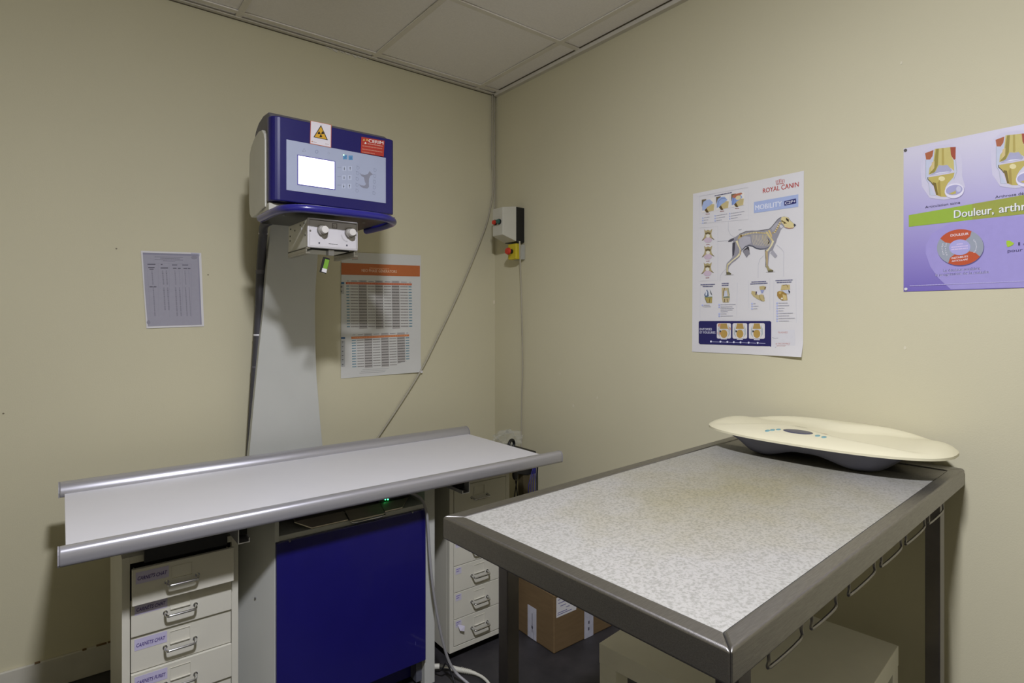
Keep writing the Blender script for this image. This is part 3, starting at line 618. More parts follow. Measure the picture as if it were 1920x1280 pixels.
# ------------------------------------------------------------------ drawer cabinets
def cabinet(label, x0, yf, pulls, notes, topz=.664, group='cream metal drawer cabinets'):
    t = thing('drawer_cabinet', label, 'drawer cabinet', (x0+.14, yf+.215, 0), 0, group)
    W_, Dp, Z0, Z1 = .28, .43, .033, topz; x1 = x0+W_
    b = MB().use(m_cream)
    b.box((x0, yf, Z0), (x0+.018, yf+.02, Z1)); b.box((x1-.018, yf, Z0), (x1, yf+.02, Z1)); b.box((x0+.018, yf, Z1-.018), (x1-.018, yf+.02, Z1)); b.box((x0+.018, yf, Z0), (x1-.018, yf+.02, Z0+.018))
    b.box((x0, yf+.02, Z0), (x0+.003, yf+Dp, Z1)); b.box((x1-.003, yf+.02, Z0), (x1, yf+Dp, Z1)); b.box((x0+.003, yf+.02, Z1-.003), (x1-.003, yf+Dp, Z1)); b.box((x0+.003, yf+Dp-.003, Z0), (x1-.003, yf+Dp, Z1-.003)); b.box((x0+.003, yf+.02, Z0), (x1-.003, yf+Dp-.003, Z0+.004))
    make('body', b, t, bevel=.001)
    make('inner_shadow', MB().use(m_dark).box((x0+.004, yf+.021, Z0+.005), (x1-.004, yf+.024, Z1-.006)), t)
    for cx in (x0+.03, x1-.03):
        for cy in (yf+.04, yf+Dp-.04):
            make('caster', MB().use(m_black).cyl((cx-.008, cy, .017), (1, 0, 0), .017, .016, 16).box((cx-.006, cy-.006, .02), (cx+.006, cy+.006, Z0)), t)
    n = 6; ph = (Z1-.018-(Z0+.018)-.002)/n
    for i in range(n):
        zt = Z1-.019-i*ph; zb_ = zt-ph+.002; dx, dy, dz = x0+.0195, yf-.001-pulls[i], 0
        wdt = W_-.039
        if pulls[i] > .02: dz = -.004
        dr = MB().use(m_cream).box((dx, dy, zb_+dz), (dx+wdt, dy+.012, zt+dz))
        if pulls[i] > .004: dr.box((dx+.006, dy+.012, zb_+.008+dz), (dx+wdt-.006, yf+.02, zb_+.012+dz)); dr.box((dx+.006, dy+.012, zb_+.012+dz), (dx+.009, yf+.02, zt-.012+dz)); dr.box((dx+wdt-.009, dy+.012, zb_+.012+dz), (dx+wdt-.006, yf+.02, zt-.012+dz))
        do = make('drawer', dr, t, bevel=.0012)
        hc = dx+wdt*.47; hz = zb_+ph*.45+dz; hw = .036
        hpth = smooth_path([(hc-hw, dy+.001, hz), (hc-hw, dy-.014, hz-.001), (hc-hw+.003, dy-.022, hz-.003), (hc-hw+.012, dy-.024, hz-.003), (hc+hw-.012, dy-.024, hz-.003), (hc+hw-.003, dy-.022, hz-.003), (hc+hw, dy-.014, hz-.001), (hc+hw, dy+.001, hz)], 4)
        h = MB().use(m_chrome).tube(hpth, .0032, 10); h.cyl((hc-hw, dy-.0001, hz), (0, -1, 0), .0055, .002, 14); h.cyl((hc+hw, dy-.0001, hz), (0, -1, 0), .0055, .002, 14)
        make('handle', h, do)['label'] = 'chrome bar handle'
        lh = MB().use(m_cream); fx0, fx1, fz0, fz1 = hc-.025, hc+.024, hz+.004, hz+.038; e = .0013
        lh.box((fx0, dy-.0015, fz0), (fx0+e, dy, fz1)); lh.box((fx1-e, dy-.0028, fz0), (fx1, dy, fz1)); lh.box((fx0+e, dy-.0015, fz1-e), (fx1-e, dy, fz1)); lh.box((fx0+e, dy-.004, fz0), (fx1-e, dy, fz0+.002))
        make('label_holder', lh, do)
        if notes[i]:
            kind, txt = notes[i]
            if kind == 'big':
                pl = MB().use(m_tag); lx0 = dx+.008; lz1 = zt+dz-.008; pl.box((lx0, dy-.0006, lz1-.030), (lx0+.074, dy-.0001, lz1)); o = make('paper_label', pl, do)
                cu = bpy.data.curves.new('t', 'FONT'); cu.body = txt; cu.size = 1; cu.shear = .25; cu.offset = .012; cu.resolution_u = 3; to = bpy.data.objects.new('t', cu); me = bpy.data.meshes.new_from_object(to)
                a_, b_ = min(v.co.x for v in me.vertices), max(v.co.x for v in me.vertices); k = .066/(b_-a_); tx = MB().use(ink((66, 44, 120)))
                rr = random.Random(i); vs = [(lx0+.004+(v.co.x-a_)*k, dy-.0011, lz1-.021+v.co.y*.0135+.0006*math.sin(v.co.x*2+i)) for v in me.vertices]
                tx.add(vs, [tuple(p.vertices) for p in me.polygons]); make('handwriting', tx, do); bpy.data.objects.remove(to); bpy.data.curves.remove(cu); bpy.data.meshes.remove(me)
            else:
                lx0 = dx+.006; lz1 = zt-.006; pl = MB().use(mat('pale_lilac_label', (196, 192, 206), .6)); pl.box((lx0, dy-.0006, lz1-.024), (lx0+.026, dy-.0001, lz1)); make('paper_label', pl, do)
                tx = MB().use(ink((120, 104, 170)))
                for q in range(2): tx.add([(lx0+.003, dy-.0009, lz1-.007-q*.008), (lx0+.003+(.018 if q == 0 else .013), dy-.0009, lz1-.006-q*.008), (lx0+.003+(.018 if q == 0 else .013), dy-.0009, lz1-.0035-q*.008), (lx0+.003, dy-.0009, lz1-.0045-q*.008)], [(0, 1, 2, 3)])
                make('handwriting', tx, do)
                if kind == 'curl':
                    cu_ = MB().use(mat('pale_lilac_label', (196, 192, 206), .6)).prism([(lx0+.008, dy-.001, lz1-.012), (lx0+.034, dy-.012, lz1-.022), (lx0+.030, dy-.014, lz1-.040), (lx0+.014, dy-.010, lz1-.034)], (0, .0004, 0)); fixn(make('peeling_label', cu_, do))
    return t
big = ('big', 'CARNETS CHAT')
cabinet('cream drawer cabinet left of the blue panel, top drawer ajar, labels on drawers', .1245, 1.80, [.034, .006, 0, .006, 0, 0], [big, big, big, ('big', 'CARNETS FURET'), None, None], .646)
cabinet('cream drawer cabinet to the right of the blue panel, behind the steel table corner', 1.128, 1.812, [0, 0, 0, 0, 0, 0], [None, None, ('s', ''), ('s', ''), ('s', ''), ('curl', '')])
# black folder on the left cabinet
fo = MB().use(mat('black_cover', (18, 18, 24), .5)); fo.prism([(.172, 1.790, .6525), (.172, 2.12, .6525), (.172, 2.12, .667), (.172, 1.780, .667), (.172, 1.780, .628), (.172, 1.790, .628)], (.200, 0, 0))
tag(fixn(make('flat_case', fo, bevel=.003)), 'flat black case lying on the left drawer cabinet under the x-ray table', 'case')

# ------------------------------------------------------------------ low table under the steel table
lt = thing('low_table', 'pale square low side table with thick legs under the steel table', 'table', (1.3625, .7735, 0), math.radians(6.0))
hs = .265
def lbox(mb, a, b): return mb.box(a, b)
make('table_top', MB().use(m_lack).box((-hs, -hs, .40), (hs, hs, .45)), lt, world=False, bevel=.0015)
for sx in (-1, 1):
    for sy in (-1, 1):
        x_, y_ = sx*(hs-.026), sy*(hs-.026); make('leg', MB().use(m_lack).box((x_-.025, y_-.025, 0), (x_+.025, y_+.025, .3998)), lt, world=False, bevel=.001)
make('shelf', MB().use(m_lack).box((-hs+.01, -hs+.01, .11), (hs-.01, hs-.01, .125)), lt, world=False)

# ------------------------------------------------------------------ cardboard box
cx_, cy_, cw, cd, ch = 1.468, 1.615, .33, .31, .222
cb = thing('cardboard_box', 'brown cardboard box with white tape on the floor beside the right wall', 'box', (cx_+cw/2, cy_+cd/2, 0))
body = MB().use(m_card).box((cx_, cy_, .001), (cx_+cw, cy_+cd, ch)); make('carton', body, cb, bevel=.004)
fl = MB().use(m_card); fl.box((cx_+.001, cy_+.001, ch), (cx_+cw-.001, cy_+cd/2-.002, ch+.004)); fl.box((cx_+.001, cy_+cd/2+.002, ch), (cx_+cw-.001, cy_+cd-.001, ch+.004)); make('top_flaps', fl, cb, bevel=.001)
tm = MB().use(m_tape); tm.box((cx_-.0008, 1.717, .004), (cx_, 1.770, .130)); make('tape_strip', tm, cb)
tm = MB().use(ink((96, 92, 104))); tm.box((cx_-.0011, 1.740, .03), (cx_-.0008, 1.743, .105)); tm.box((cx_-.0011, 1.737, .045), (cx_-.0008, 1.746, .055)); tm.box((cx_-.0011, 1.733, .004), (cx_-.0008, 1.734, .04)); make('tape_print', tm, cb)
tm = MB().use(m_tape); tm.box((1.630, cy_-.0008, .002), (1.680, cy_, ch)); tm.box((1.630, cy_-.0008, ch+.0042), (1.680, cy_+cd, ch+.005)); make('tape_strip', tm, cb)
tm = MB().use(ink((96, 92, 104)))
for zz in (.03, .055, .10, .118): tm.box((1.648+zz*.05, cy_-.0011, zz), (1.656+zz*.05, cy_-.0008, zz+.012))
make('tape_print', tm, cb)['kind'] = 'stuff'
lb = MB().use(m_paper).box((1.480, cy_-.0008, .134), (1.585, cy_-.0002, .209)); make('shipping_label', lb, cb)
tm = MB().use(ink((88, 84, 140)))
for zz, xa_, xb_ in ((.142, 1.485, 1.560), (.149, 1.486, 1.535), (.160, 1.530, 1.548), (.172, 1.50, 1.53), (.185, 1.49, 1.54), (.198, 1.487, 1.50)): tm.box((xa_, cy_-.0011, zz), (xb_, cy_-.0008, zz+.0022))
make('label_print', tm, cb)

# ------------------------------------------------------------------ wall controls
BX, BY0, BY1 = 1.738, 2.288, 2.372
cbx = thing('switch_box', 'pale motor switch box with red and green buttons high beside the corner', 'switch box', (WX-.07, 2.33, 1.665))
make('rear_housing', MB().use(m_black).box((1.822, BY0, 1.660), (WX-.0005, BY1+.012, 1.838)).box((1.828, BY0-.004, 1.655), (1.842, BY0+.006, 1.672)), cbx, bevel=.003)['label'] = 'black rear housing'
cv = MB().use(m_beige)
r0 = [(1.8218, BY0-.001, 1.662), (1.8218, BY1+.014, 1.662), (1.8218, BY1+.014, 1.840), (1.8218, BY0-.001, 1.840)]; r1 = [(BX, BY0+.004, 1.690), (BX, BY1+.006, 1.690), (BX, BY1+.006, 1.828), (BX, BY0+.004, 1.828)]
cv.add(r0+r1, [(0, 1, 2, 3), (4, 7, 6, 5), (0, 4, 5, 1), (1, 5, 6, 2), (2, 6, 7, 3), (3, 7, 4, 0)]); fixn(make('front_cover', cv, cbx, bevel=.003, seg=3))
for yy, m_, r_ in ((2.352, m_red, .0115), (2.318, m_dgreen, .0115)):
    make('push_button', MB().use(m_black).cyl((BX, yy, 1.757), (-1, 0, 0), .014, .006, 20).use(m_).cyl((BX-.006, yy, 1.757), (-1, 0, 0), r_, .010, 20, r_*.9), cbx, bevel=.001)['label'] = 'red push button' if m_ is m_red else 'green push button'
es = thing('emergency_stop', 'yellow emergency stop box with red mushroom button below the switch box', 'emergency stop', (WX-.03, 2.32, 1.575))
make('back_box', MB().use(mat('light_grey_plastic', (170, 170, 160), .5)).box((WX-.026, 2.282, 1.572), (WX-.0005, 2.352, 1.648)), es, bevel=.003)
make('yellow_cover', MB().use(m_yellow).box((WX-.060, 2.284, 1.573), (WX-.0262, 2.350, 1.652)), es, bevel=.004, seg=3)
make('collar', MB().use(m_black).cyl((WX-.060, 2.318, 1.613), (-1, 0, 0), .012, .018, 20), es)
make('mushroom_button', MB().use(m_red).cyl((WX-.077, 2.318, 1.613), (-1, 0, 0), .0155, .004, 24, .019).cyl((WX-.081, 2.318, 1.613), (-1, 0, 0), .019, .012, 24, .015), es, bevel=.002)['label'] = 'red mushroom push button'
# cables on the walls
cpts = [(1.834, 2.276, 1.662), (1.834, 2.274, 1.62), (1.838, 2.276, 1.55), (1.852, 2.285, 1.40), (1.862, 2.290, 1.20), (1.866, 2.292, 1.00), (1.866, 2.298, .85), (1.866, 2.30, .60), (1.866, 2.30, .20)]
tag(make('switch_cable', MB().use(m_cordw).tube(smooth_path(cpts, 6), .0042, 8)), 'thin beige cable running straight down the right wall from the switch box', 'cable')
cl_ = [(1.850, 2.532, 2.485), (1.847, 2.532, 2.30), (1.847, 2.532, 2.13), (1.855, 2.533, 2.02), (1.853, 2.533, 1.95), (1.836, 2.533, 1.87), (1.805, 2.533, 1.766), (1.718, 2.533, 1.573), (1.618, 2.533, 1.373), (1.510, 2.533, 1.18), (1.407, 2.531, 1.008), (1.282, 2.533, .836), (1.177, 2.533, .703), (1.12, 2.533, .62), (1.08, 2.533, .50), (1.075, 2.533, .25)]
dg = tag(make('wall_cable', MB().use(m_cordw).tube(smooth_path(cl_, 6), .0048, 8)), 'beige cable falling diagonally across the back wall past the orange chart corner', 'cable')
make('cable_clip', MB().use(m_white_lam).box((1.402, 2.527, 1.000), (1.416, 2.543, 1.012)), dg)
cc = [(1.866, 2.534, 2.485), (1.866, 2.534, 2.2), (1.867, 2.534, 1.95), (1.867, 2.53, 1.84), (1.867, 2.50, 1.80), (1.866, 2.44, 1.79), (1.864, 2.387, 1.785)]
tag(make('corner_cable', MB().use(m_cordw).tube(smooth_path(cc, 6), .0040, 8)), 'beige cable running down the room corner into the switch box', 'cable')

# ------------------------------------------------------------------ corner stand with hanging cords, clear bag
sd = thing('corner_stand', 'black topped stand in the room corner behind the right drawer cabinet, cords hanging', 'stand', (1.68, 2.15, 0))
tpb = MB().use(m_black); tpb.prism([(1.598, 2.05, .650), (1.752, 2.05, .650), (1.752, 2.05, .545), (1.70, 2.05, .545), (1.635, 2.05, .562), (1.598, 2.05, .575)], (0, .22, 0)); tpo = fixn(make('black_top', tpb, sd, bevel=.004))
pb = MB().use(mat('olive_post', (70, 62, 40), .6)).box((1.678, 2.055, 0.0), (1.715, 2.095, .548)); pb.box((1.62, 2.04, 0), (1.77, 2.26, .02)); make('post', pb, sd, bevel=.002)
m_bcord = mat('black_cord', (14, 14, 16), .6)
make('black_cord', MB().use(m_bcord).tube(smooth_path([(1.612, 2.045, .58), (1.618, 2.042, .55), (1.628, 2.042, .50), (1.638, 2.042, .43)], 5), .0028, 6).tube(smooth_path([(1.638, 2.045, .58), (1.628, 2.040, .54), (1.618, 2.040, .49), (1.608, 2.042, .43)], 5), .0028, 6).ball((1.618, 2.041, .565), .016, sc=(1, .5, 1.6)), sd)
m_bluecord = mat('blue_cord', (44, 42, 130), .5)
bc = MB().use(m_bluecord)
for k in range(4): bc.tube(smooth_path([(1.742-.006*k, 2.042, .575), (1.740-.010*k, 2.040, .54), (1.738-.014*k, 2.040, .49), (1.742-.012*k, 2.042, .42)], 5), .0017, 6)
make('blue_cord', bc, sd)
make('black_cord', MB().use(m_bcord).tube(smooth_path([(1.748, 2.043, .64), (1.754, 2.042, .60), (1.750, 2.042, .54), (1.750, 2.042, .44)], 5), .004, 6), sd)
rg_ = MB().use(m_black); R = .026; c = Vector((1.655, 2.115, .681)); ring = [c+Vector((R*math.cos(a)*.9, R*.4*math.cos(a), R*math.sin(a)*.85)) for a in [2*math.pi*k/24 for k in range(25)]]; rg_.tube(ring, .007, 10, False)
tag(make('black_roll', rg_), 'small black ring shaped roll peeking over the x-ray table end in the corner', 'roll')
# crumpled clear bag
bgm = MB().use(m_bag); nu, nv = 26, 14; vs = []; rb = random.Random(9)
cb_ = Vector((1.690, 2.19, .693))
for j in range(nv+1):
    for i in range(nu):
        t_ = math.pi*j/nv; a = 2*math.pi*i/nu; rr = 1+.22*math.sin(5*a+3*t_)+.14*math.sin(9*a-4*t_)+rb.uniform(-.10, .10)
        vs.append(cb_+Vector((.070*rr*math.sin(t_)*math.cos(a), .045*rr*math.sin(t_)*math.sin(a), .034*rr*math.cos(t_))))
bgm.add(vs, [(j*nu+i, (j+1)*nu+i, (j+1)*nu+(i+1) % nu, j*nu+(i+1) % nu) for j in range(nv) for i in range(nu)], False)
tag(fixn(make('plastic_bag', bgm)), 'crumpled clear plastic bag on the corner stand behind the x-ray table', 'bag')

# ------------------------------------------------------------------ loose cables at the base
wc = [(.78, 1.80, .700), (.84, 1.765, .702), (.905, 1.733, .692), (.955, 1.722, .665), (.978, 1.722, .620), (.985, 1.720, .56), (.990, 1.715, .45), (1.003, 1.712, .33), (1.030, 1.712, .19), (1.058, 1.710, .09), (1.085, 1.70, .035), (1.105, 1.665, .012), (1.108, 1.62, .008), (1.10, 1.55, .008), (1.06, 1.46, .008)]
tag(make('device_cable', MB().use(m_cord).tube(smooth_path(wc, 8), .0048, 10)), 'light grey cable hanging from the x-ray table shelf down the blue panel edge', 'cable')
fc = thing('plug_cable', 'thick white cable with metal plug connector lying on the dark floor', 'cable', (1.10, 1.74, 0))
pA, pB, pC, pD = Vector((1.045, 1.815, .016)), Vector((1.075, 1.795, .016)), Vector((1.105, 1.762, .014)), Vector((1.125, 1.735, .013))
make('socket_end', MB().use(m_beige).tube([pA+(pA-pB)*.12, pB], .0092, 14), fc); make('metal_plug', MB().use(m_chrome).tube([pB, pC], .0066, 14), fc)
make('strain_relief', MB().use(m_beige).tube(smooth_path([pC, pD, (1.145, 1.71, .012), (1.160, 1.685, .010)], 5), [.0098-.00028*k for k in range(16)], 14), fc)
for k in range(6):
    q0 = Vector((1.128, 1.732, .013)).lerp(Vector((1.152, 1.700, .011)), k/6); dr_ = Vector((.6, -.8, 0)); make('relief_ridge', MB().use(m_beige).tube([q0, q0+dr_*.002], .0102-.0004*k, 14), fc)
make('cord', MB().use(m_beige).tube(smooth_path([(1.158, 1.690, .010), (1.168, 1.660, .008), (1.166, 1.620, .008), (1.150, 1.57, .008), (1.12, 1.50, .008), (1.10, 1.42, .008)], 6), .0052, 10), fc)
tag(make('black_wire', MB().use(m_bcord).tube(smooth_path([(1.048, 1.80, .004), (1.052, 1.745, .035), (1.058, 1.72, .07), (1.070, 1.70, .03), (1.062, 1.66, .005), (1.04, 1.60, .005)], 6), .003, 8)), 'thin black wire loop on the floor beside the base cabinet', 'cable')
tag(make('red_cap', MB().use(m_red).cyl((1.065, 1.90, .0), (0, 0, 1), .012, .02, 14), bevel=.002), 'small dark red cap on the floor behind the white plug', 'cap')
tag(make('floor_cable', MB().use(mat('mid_grey_cord', (96, 94, 96), .6)).tube(smooth_path([(-.35, 2.44, .006), (-.1, 2.36, .006), (.02, 2.40, .006), (.12, 2.34, .006), (.20, 2.38, .006), (.35, 2.41, .006)], 6), .006, 8)), 'grey cable on the floor along the back wall at the left cabinet', 'cable')

# ------------------------------------------------------------------ grey photocopied sheet (left of the column)
def lift_a(u, v): return .001+.012*max(0, v-.6)**2*6*(1-u)*.5+.004*math.sin(math.pi*v)*u
s1_ = sheet('wall_sheet', 'white photocopied table sheet taped to the back wall left of the column', 'Y', WY-.001, ((264, 470), (377, 474), (382.5, 611.5), (274.5, 615.5)), m_paper, lift=lambda u, v: .002)
make('tape_corner', MB().use(m_tape).box((.40, WY-.0036, 1.515), (.43, WY-.0032, 1.527)), s1_)
pr = Print('Y', WY-.0037).crop(250, 460, 7.53)
pr.poly([(132, 100), (925, 125), (945, 700), (966, 1118), (205, 1142), (165, 650)], (158, 156, 166)); pr.up()
pr.poly([(132, 100), (925, 125), (928, 150), (134, 128)], (140, 138, 152)); pr.poly([(905, 125), (925, 125), (966, 1118), (946, 1118)], (146, 144, 158)); pr.up()
t_ = (104, 102, 112)
for yy, xa_, xb_ in ((160, 300, 700), (180, 380, 660), (198, 300, 700), (216, 420, 590)): pr.words(xa_, yy, xb_, yy+10, 7, (120, 118, 128))
for xa_, xb_, yy in ((200, 312, 266), (388, 412, 268), (545, 620, 275), (690, 775, 276), (210, 300, 312), (385, 490, 318), (560, 610, 322), (628, 668, 323), (708, 758, 324), (768, 806, 325), (228, 285, 336), (228, 275, 584), (283, 326, 584)): pr.rect(xa_, yy-6, xb_, yy+6, (84, 82, 92))
for (xa_, xb_), h_ in zip(((258, 278), (410, 430), (462, 482), (585, 600), (648, 658), (728, 742), (782, 790)), (1, 2, 1.6, 1.4, .6, 1.8, 1)):
    for k in range(12): yy = 360+k*17; dx_ = k*1.3; pr.rect(xa_+dx_-6*h_*.5, yy-3, xb_+dx_-8, yy+4, t_)
for (xa_, xb_), h_ in zip(((278, 296), (428, 446), (480, 500), (592, 612), (648, 668), (735, 750), (785, 798)), (1, 2, 1.6, 1.4, 1, 1.8, 1)):
    for k in range(24 if h_ != 2 and h_ != 1.6 else 19): yy = 600+k*17; dx_ = k*1.0; pr.rect(xa_+dx_-6*h_*.5, yy-3, xb_+dx_-6, yy+4, t_)
for k in range(4): pr.stroke([([195, 350, 505, 690][k], 250), ([240, 360, 512, 700][k], 1010)], 1.5, (132, 130, 140))
pr.stroke([(195, 248), (815, 262), (820, 1010)], 2, (130, 128, 138)); pr.ell(860, 170, 45, 25, (140, 138, 148)); pr.ell(215, 1085, 25, 30, (140, 138, 148))
pr.done('printed_table', s1_)

# ------------------------------------------------------------------ orange headed chart
def lift_b(u, v):
    return .0012+.010*max(0, (v-.90)/.10)*max(0, (u-.45)/.55)
ch_ = sheet('wall_chart', 'paper wall chart with orange heading and printed tables between column and corner', 'Y', WY-.001, ((640, 472), (789, 478.5), (788.5, 697), (639, 709.5)), mat('chart_paper', (204, 204, 198), .65, var=.02, scale=5), lift=lift_b)
pr = Print('Y', WY-.0030).crop(630, 470, 8.535)
pr.poly([(88, 192), (1344, 240), (1342, 412), (84, 382)], (182, 104, 58)); pr.up()
pr.text('NEO PHASE GENERATORS', 410, 335, 972, 355, 46, (226, 196, 168), .01); pr.words(535, 275, 850, 290, 12, (214, 160, 120))
for k in range(3): pr.words(255, 98+k*22, 350, 96+k*22, 9, ((176, 140, 124), (190, 160, 146), (140, 140, 140))[k])
def vy(x, y, sl=.02): return y+(x-160)*sl
cols = [(160, 215), (225, 355), (360, 490), (500, 620), (625, 750), (762, 885), (890, 1012), (1022, 1150), (1155, 1212)]
for xa_, xb_ in (cols[2], cols[4], cols[6]):
    pr.poly([(xa_, vy(xa_, 465)), (xb_, vy(xb_, 465)), (xb_+12, 1242), (xa_+14, 1250)], (172, 168, 163))
pr.up(); pr.poly([(158, 500), (1212, 522), (1212, 552), (158, 534)], (190, 96, 62)); pr.up()
pr.words(180, 518, 1195, 538, 9, (214, 150, 120), .9)
for i, (xa_, xb_) in enumerate(cols): pr.words(xa_+20, vy(xa_, 482), xb_-14, vy(xb_, 482), 9, (120, 124, 132))
for k in range(15):
    yy = 563+k*46.5
    for i, (xa_, xb_) in enumerate(cols):
        ya, yb_ = yy+(xa_-160)*(.013-.003*k*.5), yy+(xb_-160)*(.013-.003*k*.5); dx_ = k*.8
        pr.words(xa_+4+dx_, ya, xb_-2+dx_, yb_, 15, (96, 136, 152) if i in (0, 8) else ((104, 102, 98) if i in (2, 4, 6) else (146, 142, 138)), .12, seed=k)
pr.rect(84, 500, 132, 535, (62, 104, 144)); pr.rect(84, 545, 130, 690, (176, 176, 172)); pr.up(); pr.rect(75, 565, 102, 588, (110, 110, 110)); pr.rect(78, 636, 98, 664, (110, 110, 110)); pr.up()
pr.crop(630, 600, 10.665)
colb = [(310, 400), (415, 555), (565, 720), (730, 885), (900, 1050), (1060, 1210), (1220, 1375), (1385, 1465)]
for i in (2, 4, 6):
    xa_, xb_ = colb[i]; pr.poly([(xa_, 270-(xa_-560)*.03), (xb_, 268-(xb_-560)*.03), (xb_+12, 955-(xb_-560)*.06), (xa_+12, 960-(xa_-560)*.06)], (174, 170, 165))
pr.up(); pr.poly([(305, 332), (1460, 284), (1460, 322), (308, 376)], (200, 118, 66)); pr.up(); pr.words(330, 353, 1440, 305, 10, (224, 172, 132), .9)
for k in range(11):
    for i, (xa_, xb_) in enumerate(colb):
        sl_ = -.05; y_ = 408+k*52.5; pr.words(xa_+5+k, y_+(xa_-310)*sl_, xb_-3+k, y_+(xb_-310)*sl_, 17, (100, 140, 154) if i in (0, 7) else ((108, 106, 102) if i in (2, 4, 6) else (150, 147, 142)), .12, seed=k)
for i, (xa_, xb_) in enumerate(colb): pr.words(xa_+20, 296-(xa_-310)*.035, xb_-20, 296-(xb_-310)*.035, 11, (140, 142, 146))
pr.rect(102, 340, 182, 378, (70, 100, 134)); pr.rect(100, 405, 180, 930, (172, 173, 170)); pr.up()
for yy in (435, 525, 622, 705, 790, 885): pr.rect(118, yy-10, 148, yy+12, (112, 112, 112)); pr.rect(120, yy+30, 140, yy+38, (138, 138, 136))
for k in range(3): pr.words(470+k*30, 1060-k*35, 1150+k*30, 1020-k*32, 8, (168, 168, 166))
pr.done('printed_tables', ch_)

# ------------------------------------------------------------------ dog skeleton poster
PXV = WX-.001
def lift_d(u, v): return .0010+.012*max(0, (v-.93)/.07)*max(0, (u-.65)/.35)
dp = sheet('dog_poster', 'white anatomy poster with dog skeleton and blue banner on the right wall', 'X', PXV, ((1299.7, 363.5), (1507.5, 320.1), (1506, 669), (1297.9, 659.1)), m_paper, lift=lift_d)
pr = Print('X', PXV-.0016).crop(1280, 310, 3.46)
red = (178, 62, 52)
pr.text('ROYAL CANIN', 520, 180, 752, 137, 30, red, .015)
for k in range(6): x = 607+k*10; y = 108-k*1.6-(4 if k in (2, 3) else 0); pr.stroke([(x+(2.5-k)*-.5, y-5), (x+1, y+12)], 3.4, red); pr.ell(x-.5, y-8, 2.6, 2.6, red)
pr.stroke([(608, 124), (632, 118), (656, 117)], 3.5, red)
pr.poly([(462, 238), (750, 187), (750, 268), (462, 310)], (166, 180, 216)); pr.up()
pr.text('MOBILITY', 471, 291, 643, 263, 32, (226, 228, 236), .012)
pr.poly([(658, 232), (735, 214), (737, 246), (660, 262)], (44, 44, 100)); pr.up(); pr.text('C2P+', 664, 254, 732, 240, 18, (224, 224, 234), .02); pr.up()
fg = (176, 178, 186)
for P in ([(110, 200), (425, 142), (425, 350), (110, 378), (110, 200)], [(112, 405), (228, 395), (228, 745), (112, 750)], [(115, 765), (112, 985)], [(355, 760), (350, 980)], [(425, 745), (430, 925)], [(565, 730), (565, 940)], [(592, 745), (588, 1010)], [(735, 735), (738, 1020)]):
    pr.stroke(P, 1.2, (188, 190, 198))
for P in ([(295, 365), (295, 415), (310, 450), (335, 465)], [(225, 492), (300, 488)], [(242, 750), (244, 715), (262, 690), (280, 672)], [(490, 730), (490, 650), (500, 610), (525, 585)], [(655, 722), (655, 560), (640, 540), (610, 515)]): pr.stroke(P, 1.5, (174, 176, 184))
pr.up()
# shoulder pictures, top left
pr.crop(1295, 340, 6.733)
for (x, y) in ((140, 228), (322, 192), (512, 158)):
    pr.poly([(x, y+4), (x+165, y-26), (x+165, y+140), (x, y+170)], (226, 222, 214))
pr.up()
for i, (x, y) in enumerate(((140, 228), (322, 192), (512, 158))):
    pr.poly([(x, y+4), (x+60, y-6), (x+30, y+60), (x, y+90)], (112, 100, 74)); pr.poly([(x+5, y+70), (x+5, y+140), (x+40, y+120), (x+60, y+160), (x+150, y+140), (x+160, y+60), (x+100, y+55)], (196, 180, 128)); pr.poly([(x+60, y+110), (x+90, y+165), (x+60, y+166), (x+35, y+135)], (96, 78, 46))
pr.up()
for i, (x, y) in enumerate(((140, 228), (322, 192), (512, 158))):
    pr.poly([(x+4, y+90), (x+20, y+30), (x+60, y+5), (x+105, y), (x+142, y+40), (x+110, y+70), (x+70, y+95), (x+40, y+130), (x+8, y+145)], ((166, 182, 216), (150, 172, 214), (132, 156, 208))[i])
    pr.stroke([(x+18, y+130), (x+28, y+60), (x+70, y+20), (x+120, y+20)], 5, (96, 112, 156))
    pr.words(x+48, y+186, x+100, y+182, 7, (150, 90, 80))
pr.poly([(520, 185), (560, 160), (640, 140), (655, 155), (600, 185), (545, 215)], (178, 112, 84)); pr.ell(600, 205, 36, 26, (214, 204, 160), -25)
pr.words(302, 182, 518, 140, 11, (96, 96, 120))
for (x0_, y0_, L_, n_l) in ((145, 460, 70, 3), (300, 432, 140, 3), (485, 405, 170, 3)):
    for k in range(n_l):
        yy = y0_+k*32; pr.ell(x0_+8, yy+2, 9, 9, (168, 182, 222)); pr.words(x0_+22, yy, x0_+22+L_*(1, .8, .5)[k], yy-L_*.16*(1, .8, .5)[k], 7, (164, 164, 172))
# three vertebrae
bone, bdk, disc = (176, 162, 118), (104, 92, 62), (202, 184, 196)
for k, (cx, cy) in enumerate(((218, 690), (218, 900), (212, 1110))):
    pr.ell(cx, cy+45, 52, 40, disc); pr.poly([(cx-48, cy-88), (cx-40, cy-30), (cx-48, cy+10), (cx-78, cy+58), (cx-40, cy+34), (cx-20, cy+15), (cx+20, cy+15), (cx+44, cy+30), (cx+82, cy+46), (cx+50, cy+8), (cx+42, cy-30), (cx+56, cy-92), (cx+28, cy-68), (cx, cy-80), (cx-26, cy-66)], bone); pr.up()
    pr.poly([(cx-36, cy-40), (cx, cy-50), (cx+36, cy-42), (cx+28, cy-22), (cx, cy-30), (cx-28, cy-20)], bdk); pr.ell(cx, cy-2, 24, 22, (222, 218, 206)); pr.stroke([(cx-74, cy+56), (cx-46, cy+34)], 7, bdk); pr.stroke([(cx+78, cy+44), (cx+50, cy+26)], 7, bdk)
    pr.words(cx-22, cy+108, cx+22, cy+104, 7, (150, 90, 86)); pr.up(-1)
pr.up(2)
